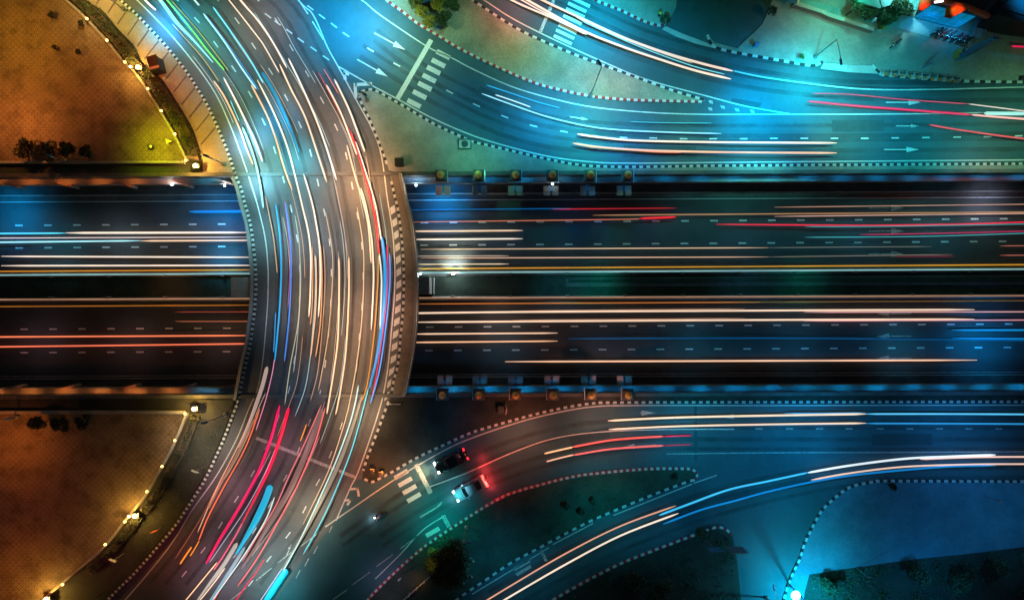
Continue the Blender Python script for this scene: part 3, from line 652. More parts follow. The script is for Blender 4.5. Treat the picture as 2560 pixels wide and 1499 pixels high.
# underpass, blue washes
for a in ((40, 545, 5, (0, 88, 132)), (300, 600, 5, (40, 60, 66)), (560, 545, 5, (0, 96, 150)), (560, 640, 4, (10, 70, 100)), (1110, 515, 4, (0, 92, 150)), (1420, 570, 5, (0, 32, 46)), (2350, 570, 6, (0, 40, 50)), (2460, 520, 4, (60, 54, 62)), (2450, 850, 6, (0, 58, 96)), (2000, 820, 5, (0, 30, 44)), (330, 850, 5, (36, 24, 22)), (1250, 810, 5, (40, 32, 28)), (1700, 530, 4, (14, 24, 34)), (1700, 620, 5, (0, 24, 28))): lamp(*a[:4], alb=.055, z0=DEEP)
for a in ((1250, 600), (1560, 600), (1860, 590), (2150, 600), (1260, 860), (1500, 870), (1740, 850), (2250, 860), (150, 610), (440, 560), (2000, 870), (1860, 720), (1400, 720)): lamp(*a, 5, (4, 26, 36), alb=.05, z0=DEEP)
lamp(100, 850, 5, (22, 15, 14), alb=.05, z0=DEEP); lamp(560, 860, 5, (34, 22, 18), alb=.05, z0=DEEP)
for x_ in range(-10, 2640, 88):
    if 588 < x_ < 1030: continue
    for lip_, sg in ((lipN, 1), (lipS, -1)):
        col_ = (0, 112, 172) if x_ > 1000 else ((0, 120, 160) if x_ > 450 else (190, 98, 40))
        if x_ < 600 and sg < 0: col_ = (165, 92, 40) if x_ < 450 else (60, 105, 130)
        lamp(x_, lip_(x_) + sg * 8, 1.7, col_, 150, alb=.42, z0=-2.2, fit=False, rad=.1)  # unseen spots added to light the wall ledges
lamp(1500, 705, 4, (0, 80, 78), alb=.1, z0=DEEP); lamp(2000, 703, 5, (0, 92, 88), alb=.1, z0=DEEP); lamp(430, 715, 4, (46, 30, 16), alb=.1, z0=DEEP)

# ---- powers of the added spots (watts of red, green, blue), fitted to ground colours
LEVELS = """0,10409,17928 3092,4445,1599 0,1314,2451 0,2262,4391 698,3270,766 1434,5406,4676 0,4976,10907 228,7207,9491 0,2649,2660 1202,3933,2032 217,6652,8676 0,3258,5237 0,420,79 2976,604,688 918,133,153 1520,3565,2006 0,3166,8786 283,2776,6118 0,4202,4410 0,1192,4251 0,60,598 102,7787,8419 0,5267,9010 0,2801,4860 1004,2068,538 356,1217,622 1148,2085,223 2230,320,214 933,1267,379 287,1792,1099 279,2135,1991 618,100,32 1184,1313,286 18,797,678 1,248,32 0,0,0 7,1499,298 319,3277,2868 487,1796,2101 2322,2111,1339 50,1022,131 1537,3405,1771 1517,746,181 568,768,669 2592,1898,1523 1357,2849,3222 6879,3611,1742 1122,3010,3502 2424,2689,2934 3357,2241,1285 2833,1922,1252 3059,1644,1063 191,337,498 767,2419,4120 690,2239,3041 35,1412,2755 89,1749,2289 27,2200,6066 1,7,53 3673,2046,1085 109,414,757 3610,2259,1347 1169,648,758 684,237,226 211,107,315 3271,2720,1935 2583,3371,3311 1610,1269,1695 508,23,20 1097,531,605 7442,3263,198 1977,100,12 4330,1234,205 0,0,0 2468,2580,6 2174,512,58 0,0,0 885,35,26 268,9,3 1679,417,10 4198,2798,829 1008,99,20 1134,231,14 1422,469,20 742,72,20 2537,828,327 117,313,353 3087,924,556 2504,1075,740 0,1826,1512 73,2133,3426 0,2716,5943 95,1598,4176 0,1000,2191 0,504,959 0,516,756 5,298,286 0,728,1093 0,0,0 15,856,910 0,1434,1823 21,587,1075 338,213,357 0,199,482 26,797,1792 0,244,199 0,902,2168 29,189,420 2626,2236,1729 230,22,40 0,1108,2720 193,383,509 0,921,2696 25,740,1545 0,879,2623 0,77,220 0,279,482 455,540,793 0,1116,3007 0,65,127 206,103,92 271,186,150 14,29,51 0,46,58 14,89,233 7,57,98 7,57,98 16,140,240 17,143,244 7,57,98 19,179,296 20,312,576 17,406,598 17,184,373 7,57,98 15,121,212 20,287,458 132,86,119 188,94,71 0,348,330 0,296,270 189,58,23"""
LV = [[float(v) for v in q.split(',')] for q in LEVELS.split()]
for (o_, h_), e in zip([q for z_ in (0.0, DEEP) for q in FIT[z_]], LV):
    mx = max(max(e), 1e-3); o_.data.energy = mx; o_.data.color = tuple(v / mx for v in e)

# ------------------------------------------------------------------ light trails: glowing strands at lamp height above the lanes
def hexmat(c, s):
    n = 'trail_%d_%d_%d_%d' % (*c, int(s * 100))
    if n not in MATS: glow(n, rgb(*c), s, .18)
    return n
CREAM, PEACH, TAN, ORG = (255, 232, 212), (255, 208, 172), (196, 148, 112), (255, 150, 96)
CYAN, BLUE, RED, MAG, PINK, WHITE, TEAL, GOLD = (150, 232, 248), (30, 150, 225), (248, 30, 48), (236, 16, 100), (240, 120, 120), (250, 246, 242), (70, 170, 175), (230, 160, 50)
def trail(pts, w, c, label, z=.65, s=1.05, group=None, n=6, head=None):
    if len(pts) > 2: q = cr(pts, n)
    else: q = [(pts[0][0] + (pts[1][0] - pts[0][0]) * k / 10, pts[0][1] + (pts[1][1] - pts[0][1]) * k / 10) for k in range(11)]
    P = [W(p[0], p[1], z) for p in q]; r0 = w / K / 2; tp = .05 if w < 8 else .16
    m = MB(); m.tube(P, lambda t: r0 * (.3 + .7 * min(1, t / .05, (1 - t) / (tp if w < 8 else .5))) * (1 if head is None else head + (1 - head) * t), 7, squash=.6 if w < 8 else .2)
    o = m.build('light_trail', hexmat(c, s), None, True); tag(o, label, 'light trail', group); return o
ZD = DEEP + .65
D = 'in the upper sunken carriageway'; E = 'in the lower sunken carriageway'
for pts, w, c, lab in (
    ([(-60, 584), (165, 582.5)], 4, (90, 215, 240), 'cyan headlight trail, top one, at far left ' + D),
    ([(165, 582), (620, 581)], 5.5, CREAM, 'thick cream headlight trail, top one left of the flyover ' + D),
    ([(-60, 595), (632, 592.5)], 2.6, (226, 200, 196), 'thin pinkish trail between two thick ones left of the flyover ' + D),
    ([(-60, 606), (352, 601.5)], 4.2, (170, 236, 246), 'pale cyan trail just above the second lane dashes, left ' + D),
    ([(352, 602), (636, 600.5)], 4.2, PEACH, 'peach trail joining the pale cyan one beside the flyover ' + D),
    ([(3, 640.5), (640, 643)], 4.2, CREAM, 'cream trail, upper of the pair near the yellow line, left ' + D),
    ([(3, 664), (640, 663)], 4.2, CREAM, 'cream trail, lower of the pair near the yellow line, left ' + D),
    ([(473, 529), (630, 528)], 7.5, (14, 120, 196), 'broad dull blue band against the flyover ' + D),
    ([(1025, 555), (1500, 549), (1600, 547)], 2.2, (220, 120, 90), 'thin orange trail right of the flyover along first dashes ' + D),
    ([(1600, 546), (1690, 542.5)], 5, RED, 'short thick red tail light end, lower one ' + D),
    ([(1022, 525), (1200, 523), (1430, 521)], 2.6, (0, 92, 150), 'thin dim blue trail nearest the upper wall ' + D),
    ([(1380, 523), (1690, 520)], 2.6, (190, 34, 44), 'thin dark red trail above the thick red end ' + D),
    ([(1482, 538), (2000, 534), (2560, 530), (2700, 529)], 3, (176, 124, 84), 'long tan trail near the upper wall, right half ' + D),
    ([(1028, 578), (1307, 576)], 4.2, PEACH, 'short peach trail, upper of a pair right of the flyover ' + D),
    ([(1032, 598.5), (1307, 596.5)], 4.2, CREAM, 'short cream trail, lower of a pair right of the flyover ' + D),
    ([(1052, 623), (1920, 619)], 2.6, (226, 186, 150), 'long thin cream trail just below the second dashes, right ' + D),
    ([(1920, 619), (2330, 616)], 1.8, (110, 110, 104), 'faint grey continuation of the long thin trail, upper ' + D),
    ([(1052, 645), (1920, 642)], 2.6, (226, 176, 146), 'long thin cream trail midway to the yellow line, right ' + D),
    ([(1920, 642), (2380, 636)], 1.8, (130, 116, 100), 'faint grey continuation of the long thin trail, lower ' + D),
    ([(1040, 640), (1272, 639)], 2, (200, 176, 150), 'short faint trail beside the bright barrier lamp, upper ' + D),
    ([(1040, 660.5), (1272, 659.5)], 2.6, (240, 214, 170), 'short cream trail beside the bright barrier lamp, lower ' + D),
    ([(1936, 518), (2560, 510.5), (2700, 509)], 2.2, (190, 140, 116), 'thin tan trail topmost at the right edge ' + D),
    ([(1936, 541), (2560, 533.5), (2700, 532)], 2.6, (206, 160, 144), 'thin pinkish tan trail above first dashes at the right edge ' + D),
    ([(1791, 560.5), (2150, 563), (2400, 560), (2560, 555), (2700, 551)], 3.4, (240, 36, 66), 'long red tail light trail crossing the right edge ' + D),
    ([(2013, 566.5), (2200, 566), (2560, 560), (2700, 558)], 1.7, TEAL, 'thin teal trail just under the long red one ' + D),
    ([(2013, 593), (2300, 591), (2560, 583), (2700, 579)], 2, TEAL, 'thin teal trail below the middle road arrow ' + D),
    ([(2150, 586.5), (2400, 582), (2560, 577.5), (2700, 574)], 2.2, (206, 36, 92), 'thin magenta trail between the two teal ones ' + D),
    ([(2500, 614.5), (2700, 613)], 2.2, (176, 96, 84), 'stub of a dull red trail at the right edge, upper ' + D),
    ([(2500, 638), (2700, 637)], 2.2, (176, 96, 84), 'stub of a dull red trail at the right edge, lower ' + D),
    ([(2235, 641.5), (2385, 640.5)], 1.8, (128, 26, 52), 'short dark red trail beside the lowest road arrow ' + D),
    ([(438, 779.5), (640, 779)], 2, (150, 62, 48), 'thin dark red trail, upper one against the flyover ' + E),
    ([(438, 803), (640, 803)], 2, (176, 96, 66), 'thin brown trail, lower one against the flyover ' + E),
    ([(-60, 842), (630, 838)], 4.4, (250, 128, 88), 'orange tail light trail, upper of the left pair ' + E),
    ([(-60, 867), (360, 862), (628, 858.5)], 4.2, (250, 118, 84), 'orange tail light trail, lower of the left pair ' + E),
    ([(1030, 782.5), (1280, 779.5), (1862, 776), (2436, 773.5)], 5, (255, 218, 188), 'thick peach trail, upper of the longest right pair ' + E),
    ([(1030, 805), (1862, 799.5), (2436, 797.5)], 5, (255, 214, 182), 'thick peach trail, lower of the longest right pair ' + E),
    ([(1280, 777), (1862, 771.5)], 2, (190, 140, 108), 'thin tan trail hugging the upper thick peach one ' + E),
    ([(1280, 800), (1862, 795.5)], 2, (190, 140, 108), 'thin tan trail hugging the lower thick peach one ' + E),
    ([(2010, 780), (2560, 779), (2700, 779)], 2.6, (236, 170, 166), 'thin pink trail, upper of the pair at the right edge ' + E),
    ([(2010, 802), (2560, 799.5), (2700, 799)], 2.6, (226, 150, 156), 'thin pink trail, lower of the pair at the right edge ' + E),
    ([(1030, 834.5), (1394, 832)], 4, PEACH, 'short peach trail, upper of the pair ending mid picture ' + E),
    ([(1026, 855.5), (1394, 852)], 4, (255, 192, 148), 'short peach trail, lower of the pair ending mid picture ' + E),
    ([(1420, 846), (2000, 845), (2560, 851), (2700, 852)], 3, (0, 74, 122), 'long dim blue trail running to the right edge ' + E),
    ([(2380, 824.5), (2700, 824.5)], 5, (10, 128, 186), 'bright blue trail, upper of the pair at the right edge ' + E),
    ([(2380, 845), (2560, 846.5), (2700, 847)], 4.6, (10, 116, 180), 'bright blue trail, lower of the pair at the right edge ' + E),
    ([(-60, 678.5), (640, 674)], 2.6, (226, 142, 40), 'added amber glow on the yellow line, left of the flyover ' + D),  # amber strands added to make the yellow paint lines look lit
    ([(1030, 671.5), (2560, 661), (2700, 660)], 2.6, (222, 150, 42), 'added amber glow on the yellow line, right of the flyover ' + D),
    ([(-60, 766.5), (640, 762.5)], 2.2, (176, 106, 40), 'added amber glow on the yellow line, left of the flyover ' + E),
    ([(1030, 759.5), (1900, 755)], 2.4, (200, 112, 52), 'added amber glow on the yellow line, right of the flyover ' + E),
    ([(1900, 755), (2560, 751), (2700, 750)], 1.8, (120, 74, 44), 'dim amber end of the added glow on the yellow line ' + E),
    ([(1263, 903.5), (2443, 899.5)], 4.6, (255, 196, 158), 'long peach trail lowest of all ' + E)):
    trail(pts, w, c, lab, ZD)
C = 'on the curved road'
for pts, w, c, lab in (
    ([(340, -80), (417, 0), (474, 68), (518, 125), (561, 176)], 5, (120, 232, 96), 'bright green trail at the top of the picture ' + C),
    ([(330, -80), (400, 0), (440, 54), (481, 98), (533, 157)], 10, (150, 214, 228), 'broad pale blue trail left of the green one ' + C),
    ([(427, 0), (486, 66), (530, 122), (572, 178)], 2.4, (170, 170, 60), 'thin olive trail right of the green one ' + C),
    ([(430, 60), (470, 104), (510, 150), (548, 205)], 2.6, (190, 160, 90), 'thin sandy trail left of the broad pale blue one ' + C),
    ([(345, -20), (369, 7), (390, 26)], 6, WHITE, 'short thick white dash nearest the top left kerb ' + C),
    ([(382, -30), (396, -8), (404, 6)], 5, WHITE, 'tiny white stub at the top edge between kerb and green trail ' + C),
    ([(470, -20), (484, -2), (498, 14)], 5, (210, 240, 244), 'white cyan stub at the top edge right of the green trail ' + C),
    ([(508, 34), (559, 102), (603, 169), (641, 223)], 4.6, (190, 240, 246), 'white cyan trail, left one of two at the top ' + C),
    ([(532, 17), (576, 78), (625, 150), (658, 208)], 4.6, (120, 220, 242), 'cyan trail, right one of two at the top ' + C),
    ([(512, 36), (566, 106), (612, 172), (648, 226)], 2.6, (0, 140, 200), 'thin blue trail squeezed beside the white cyan one ' + C),
    ([(534, 202), (562, 244), (596, 315), (616, 370), (633, 412)], 5, (255, 186, 140), 'orange tipped cream trail nearest the left edge line ' + C),
    ([(559, 194), (589, 251), (620, 315), (640, 359), (656, 404)], 5.4, CREAM, 'thick cream trail second from the left edge line ' + C),
    ([(576, 251), (598, 303)], 2.8, (110, 210, 220), 'short thin cyan dash between two cream trails ' + C),
    ([(500, -90), (572, 0), (640, 87), (662, 118), (698, 182)], 4.4, (240, 206, 178), 'cream trail entering at the top edge, left of a pair ' + C),
    ([(530, -90), (600, 0), (642, 48), (681, 104), (717, 170)], 5, CREAM, 'cream trail entering at the top edge, right of a pair ' + C),
    ([(580, -30), (610, 8), (655, 66), (690, 118)], 2, (200, 150, 120), 'thin brown trail beside the pair from the top edge ' + C),
    ([(699, 161), (728, 224), (762, 291), (789, 369), (817, 456)], 5, (255, 214, 180), 'long peach trail in the third lane, left of a pair ' + C),
    ([(721, 146), (755, 217), (789, 295), (816, 369), (841, 450)], 5.4, (255, 234, 218), 'long cream white trail in the third lane, right of a pair ' + C),
    ([(643, 200), (684, 281), (718, 366), (742, 457), (757, 520), (771, 580), (777, 640), (776, 730), (772, 792)], 5, (255, 222, 196), 'longest cream trail through the middle lanes ' + C),
    ([(628, 212), (646, 246), (670, 295), (691, 352), (708, 413), (730, 475)], 5, (255, 176, 132), 'orange cream trail left of the longest cream one ' + C),
    ([(759, 434), (779, 502), (790, 556), (799, 618), (801, 703), (796, 792)], 5, (255, 224, 200), 'cream trail just right of the longest one ' + C),
    ([(816, 212), (850, 278), (874, 339), (892, 387)], 5.2, (255, 220, 190), 'short thick cream trail left of the red ones, upper right ' + C),
    ([(836, 198), (870, 268), (891, 322), (912, 380)], 5.4, (255, 228, 206), 'short thick cream trail right of the red ones, upper right ' + C),
    ([(796, 181), (830, 244), (856, 295), (878, 332)], 2.2, (206, 72, 84), 'thin dull red trail between the short thick cream pair ' + C),
    ([(809, 172), (828, 204), (846, 234)], 2.2, (226, 110, 110), 'short thin pinkish trail at the tip of the cream pair ' + C),
    ([(877, 330), (901, 400), (928, 500), (940, 556), (948, 637)], 6, (246, 34, 50), 'thick bright red tail light trail by the right edge ' + C),
    ([(889, 354), (911, 420), (936, 502), (947, 560), (953, 600)], 4.2, CREAM, 'cream trail along the right flank of the thick red one ' + C),
    ([(867, 362), (887, 437), (908, 506), (921, 568), (928, 658)], 4.6, (255, 206, 170), 'peach trail left of the thick red one ' + C),
    ([(902, 470), (914, 512), (926, 575), (931, 620), (934, 700), (928, 824)], 5, (255, 220, 192), 'long cream trail left of the big blue one ' + C),
    ([(689, 510), (699, 585), (703, 669), (699, 771), (687, 902)], 4.6, (30, 166, 232), 'long blue trail, left one of two in the first lane ' + C),
    ([(713, 505), (725, 595), (728, 669), (723, 788), (711, 903)], 4.4, (70, 130, 220), 'long violet blue trail, right one of two in the first lane ' + C),
    ([(711, 500), (722, 595), (725, 669), (720, 770)], 1.8, (180, 90, 160), 'hair thin pink trail beside the violet blue one ' + C),
    ([(663, 490), (681, 578), (688, 630), (693, 682)], 3, (200, 152, 116), 'thin tan trail left of the long blue ones ' + C),
    ([(689, 780), (687, 830), (684, 880)], 3, (60, 140, 200), 'short dull blue trail beside the end of the long blue one ' + C),
    ([(737, 537), (748, 612), (750, 703), (745, 805), (725, 917), (712, 1010)], 2.8, (172, 168, 140), 'pale olive trail right of the long blue pair ' + C),
    ([(814, 530), (830, 625), (831, 703), (820, 839), (796, 976)], 2.8, (196, 158, 122), 'thin tan trail through the third lane ' + C),
    ([(847, 644), (848, 703), (845, 839), (835, 923), (825, 985), (817, 1034)], 4.8, (255, 214, 172), 'cream trail starting abruptly mid bridge, left of a pair ' + C),
    ([(872, 643), (872, 737), (865, 873), (852, 970), (839, 1036)], 4.8, (255, 208, 166), 'cream trail starting abruptly mid bridge, right of a pair ' + C),
    ([(838, 455), (856, 545), (864, 600), (871, 645)], 2, (150, 130, 116), 'faint grey trail leading into the abrupt pair ' + C),
    ([(893, 518), (908, 619), (909, 703), (904, 805), (891, 913), (875, 1000), (857, 1070), (820, 1179), (758, 1309)], 3, (222, 184, 140), 'very long thin sandy trail running down to the lower gore ' + C),
    ([(946, 640), (944, 717), (935, 839), (918, 961), (902, 1004)], 3.2, (214, 140, 40), 'gold trail along the left side of the big blue one ' + C),
    ([(948, 634), (954, 703), (950, 824)], 4.6, (206, 226, 220), 'pale mint trail touching the big blue one ' + C),
    ([(955, 592), (963, 669), (960, 771), (945, 880), (923, 970)], 15, (18, 142, 214), 'broadest solid blue trail near the right edge ' + C),
    ([(967, 612), (970, 690), (963, 788), (945, 913), (929, 1000)], 3.6, (222, 36, 84), 'magenta red trail right of the broad blue one ' + C),
    ([(974, 633), (975, 703), (966, 805), (949, 923), (926, 1008)], 4.4, (80, 160, 240), 'blue white trail closest to the hatched strip ' + C),
    ([(896, 962), (889, 1002), (874, 1060), (843, 1145), (803, 1236), (752, 1345), (700, 1440), (650, 1530)], 4.2, (186, 228, 222), 'pale mint trail, left of two running off the bottom ' + C),
    ([(921, 970), (913, 1002), (897, 1063), (874, 1138), (830, 1246), (792, 1324), (758, 1384)], 3.8, (96, 206, 222), 'cyan trail, right of two above the lower gore ' + C),
    ([(780, 615), (782, 690), (780, 765), (776, 812)], 3, (206, 146, 104), 'thin brown trail tucked between the two longest cream ones ' + C),
    ([(789, 638), (791, 703), (788, 788), (776, 893)], 4, (222, 176, 138), 'tan trail just right of the longest cream one ' + C),
    ([(801, 612), (805, 690), (801, 805), (789, 892)], 3.4, (214, 150, 104), 'brown orange trail right of the central cream trails ' + C),
    ([(668, 916), (656, 964), (640, 1012), (618, 1070), (596, 1118)], 11, (170, 144, 136), 'broad pale pink band near the left kerb mid bridge ' + C),
    ([(686, 898), (680, 935), (664, 1000), (640, 1075)], 2.4, (230, 140, 180), 'thin pink trail beside the pale pink band ' + C),
    ([(636, 1016), (602, 1100), (542, 1219), (494, 1330)], 3, (222, 160, 130), 'tan pink trail, left of the orange group near lower kerb ' + C),
    ([(650, 1020), (612, 1122), (560, 1216), (520, 1292), (497, 1350)], 3.6, (255, 112, 72), 'bright orange red trail near the lower left kerb ' + C),
    ([(640, 1040), (590, 1140), (548, 1216), (520, 1272)], 6.5, (150, 100, 78), 'broad dull brown trail between orange strands near lower kerb ' + C),
    ([(560, 1180), (530, 1240), (500, 1298), (438, 1395)], 2, (150, 80, 60), 'thin dark brown trail nearest the lower left kerb ' + C),
    ([(498, 1351), (486, 1372), (475, 1389)], 3.2, (255, 150, 40), 'short amber dash, right of two near the lower kerb ' + C),
    ([(479, 1366), (464, 1388), (450, 1409)], 4.6, (255, 150, 48), 'short amber dash, left of two near the lower kerb ' + C),
    ([(766, 1060), (759, 1080), (751, 1102)], 3, (250, 160, 50), 'short amber dash just above the worn stop line ' + C),
    ([(699, 1013), (681, 1084), (660, 1145), (640, 1192), (593, 1277), (549, 1348), (515, 1408)], 8.5, (236, 14, 92), 'thick magenta trail, left of a bold pair at the lower end ' + C),
    ([(722, 1018), (704, 1084), (674, 1168), (640, 1240), (606, 1306)], 9.5, (246, 18, 66), 'thick red trail, right of a bold pair at the lower end ' + C),
    ([(606, 1306), (589, 1338), (560, 1386), (534, 1424)], 4.4, (240, 90, 120), 'pink continuation below the thick red trail ' + C),
    ([(706, 1075), (668, 1170), (620, 1262), (560, 1352), (524, 1405)], 1.8, (196, 186, 210), 'hair thin white trail between the bold magenta and red ' + C),
    ([(677, 1212), (664, 1248), (644, 1292), (618, 1338), (590, 1384)], 19, (16, 168, 206), 'broad bright cyan capsule shaped trail at the lower end ' + C),
    ([(686, 1242), (668, 1290), (640, 1340), (600, 1402), (566, 1450), (530, 1500)], 4, (206, 220, 214), 'pale white trail along the right of the cyan capsule ' + C),
    ([(813, 1018), (786, 1111), (742, 1216), (691, 1311), (640, 1399), (594, 1464)], 4.4, (246, 108, 112), 'long pink trail, right edge of a pink group ' + C),
    ([(803, 1012), (765, 1100), (722, 1190), (690, 1262), (640, 1345), (606, 1402)], 3.4, (226, 116, 116), 'long thin pink trail, left edge of a pink group ' + C),
    ([(800, 1030), (776, 1100), (730, 1205), (676, 1310), (630, 1390)], 2.2, (190, 150, 140), 'thin grey pink trail in the middle of the pink group ' + C),
    ([(606, 1380), (570, 1440), (540, 1490), (500, 1560)], 3.2, (232, 110, 100), 'salmon trail leaving at the bottom edge ' + C),
    ([(593, 1356), (560, 1410), (530, 1450), (486, 1510)], 12, (168, 160, 148), 'broad pale grey cream trail below the cyan capsule ' + C),
    ([(543, 1404), (505, 1450), (462, 1502), (420, 1550)], 3.6, (255, 204, 158), 'peach trail leaving at the bottom edge, far left one ' + C),
    ([(563, 1418), (530, 1462), (494, 1506), (450, 1556)], 3.4, (255, 216, 180), 'peach trail leaving at the bottom edge, second one ' + C),
    ([(717, 1422), (690, 1462), (664, 1502), (630, 1550)], 19, (20, 190, 226), 'broad bright cyan trail leaving at the bottom edge ' + C),
    ([(706, 1418), (678, 1460), (648, 1504), (610, 1556)], 2.6, (206, 196, 226), 'thin lilac trail along the left of the bottom cyan one ' + C),
    ([(806, 1020), (775, 1108), (728, 1218), (684, 1290), (636, 1372), (604, 1420)], 17, (118, 88, 84), 'broad dull pink grey band between two long pink trails ' + C),
    ([(906, 985), (882, 1065), (850, 1152), (806, 1246), (756, 1340), (704, 1424)], 15, (132, 124, 108), 'broad beige band between the mint and cyan trails ' + C),
    ([(606, 318), (624, 360), (640, 412), (652, 470), (658, 520)], 6.5, (160, 214, 224), 'broad white blue strand added for headlight glow above the underpass ' + C),  # soft headlight glow on the road, made as a glowing strand
    ([(655, 180), (690, 240), (722, 310), (748, 380)], 10, (20, 116, 150), 'broad blue teal band between the long peach and orange cream trails ' + C),
    ([(612, 1366), (584, 1412), (552, 1462), (512, 1520)], 15, (110, 150, 160), 'broad grey blue band leaving at the bottom edge beside the pale cream band'),
    ([(661, 1396), (640, 1430), (614, 1464), (586, 1504), (550, 1552)], 3.4, (236, 30, 66), 'red trail leaving at the bottom edge near the lower gore ' + C)):
    trail(pts, w * (.82 if w < 9 else .9), c, lab, .65, head=.55 if w == 15 else None)
N_ = 'on the top right slip road'
for pts, w, c, lab in (
    ([(1180, -60), (1280, 1), (1382, 46), (1467, 87)], 5, (236, 206, 186), 'cream trail ending before the zebra stripes, lowest of the top group'),
    ([(1230, -50), (1317, 0), (1449, 73), (1551, 115), (1653, 150), (1740, 177), (1828, 198)], 5.6, (255, 212, 188), 'long thick peach trail, lower of the top pair ' + N_),
    ([(1200, -64), (1300, -2), (1370, 36), (1440, 66)], 3, (246, 222, 206), 'thin cream trail above the one ending at the zebra stripes'),
    ([(1260, -55), (1351, -2), (1449, 44), (1551, 91), (1653, 129), (1754, 159), (1833, 178)], 6, (240, 200, 178), 'long thick peach trail, upper of the top pair ' + N_),
    ([(1440, 44), (1530, 86), (1640, 128), (1731, 158)], 2, (206, 190, 176), 'thin pale trail hugging the upper thick peach one ' + N_),
    ([(1456, 54), (1540, 92), (1619, 125), (1731, 165), (1812, 186)], 2.2, (120, 214, 220), 'thin cyan trail between the two thick peach ones ' + N_),
    ([(1204, 234), (1280, 262), (1365, 291), (1466, 315), (1551, 325), (1680, 331), (1803, 334)], 3.4, (150, 220, 246), 'long pale blue trail sweeping round the middle lane ' + N_),
    ([(1216, 213), (1280, 234), (1340, 254), (1400, 270)], 2.4, (40, 170, 226), 'short blue trail above the long pale blue one ' + N_),
    ([(1238, 237), (1280, 251), (1327, 268)], 3, (206, 236, 248), 'short white trail above the start of the long pale blue one'),
    ([(1575, 304), (1660, 307), (1781, 308)], 2, (60, 176, 190), 'thin teal trail above the end of the long pale blue one'),
    ([(1443, 335), (1490, 342), (1585, 351), (1750, 355), (1920, 356.5), (2092, 357.5)], 5, (255, 222, 200), 'thick cream trail, upper of the pair above the verge kerb'),
    ([(1432, 358), (1500, 368), (1619, 376), (1780, 380), (1920, 381.5), (2092, 382.5)], 5, (255, 186, 152), 'thick orange peach trail, lower of the pair above the verge kerb'),
    ([(1470, 367), (1560, 374), (1640, 380), (1705, 381)], 2.6, (246, 130, 100), 'thin orange trail under the start of the lower verge pair trail'),
    ([(2018, 253), (2120, 263), (2191, 269), (2326, 279), (2428, 287)], 5.4, (226, 44, 92), 'thick crimson trail under the right road arrow'),
    ([(2428, 287), (2500, 293), (2580, 299), (2700, 306)], 5, (240, 166, 160), 'pale pink trail leaving at the right edge below the arrow'),
    ([(2030, 234), (2123, 236), (2259, 249), (2421, 260)], 2.6, (206, 70, 100), 'thin crimson trail over the right road arrow'),
    ([(2421, 260), (2500, 270), (2580, 280), (2700, 292)], 3, (206, 190, 180), 'thin pale trail leaving at the right edge above the pink one'),
    ([(2460, 283), (2520, 284), (2580, 284), (2700, 284)], 9, (150, 206, 204), 'broad pale mint trail on the lane line at the right edge'),
    ([(2323, 312), (2380, 322), (2428, 329), (2490, 338), (2580, 349), (2700, 362)], 3.6, (226, 70, 86), 'red trail slanting across the lane at the right edge'),
    ([(2530, 116), (2552, 117), (2600, 118), (2640, 118)], 4, (226, 20, 80), 'small crimson trail at the right edge below the dark roofs')):
    trail(pts, w, c, lab, .65)
S_ = 'on the bottom right slip road'
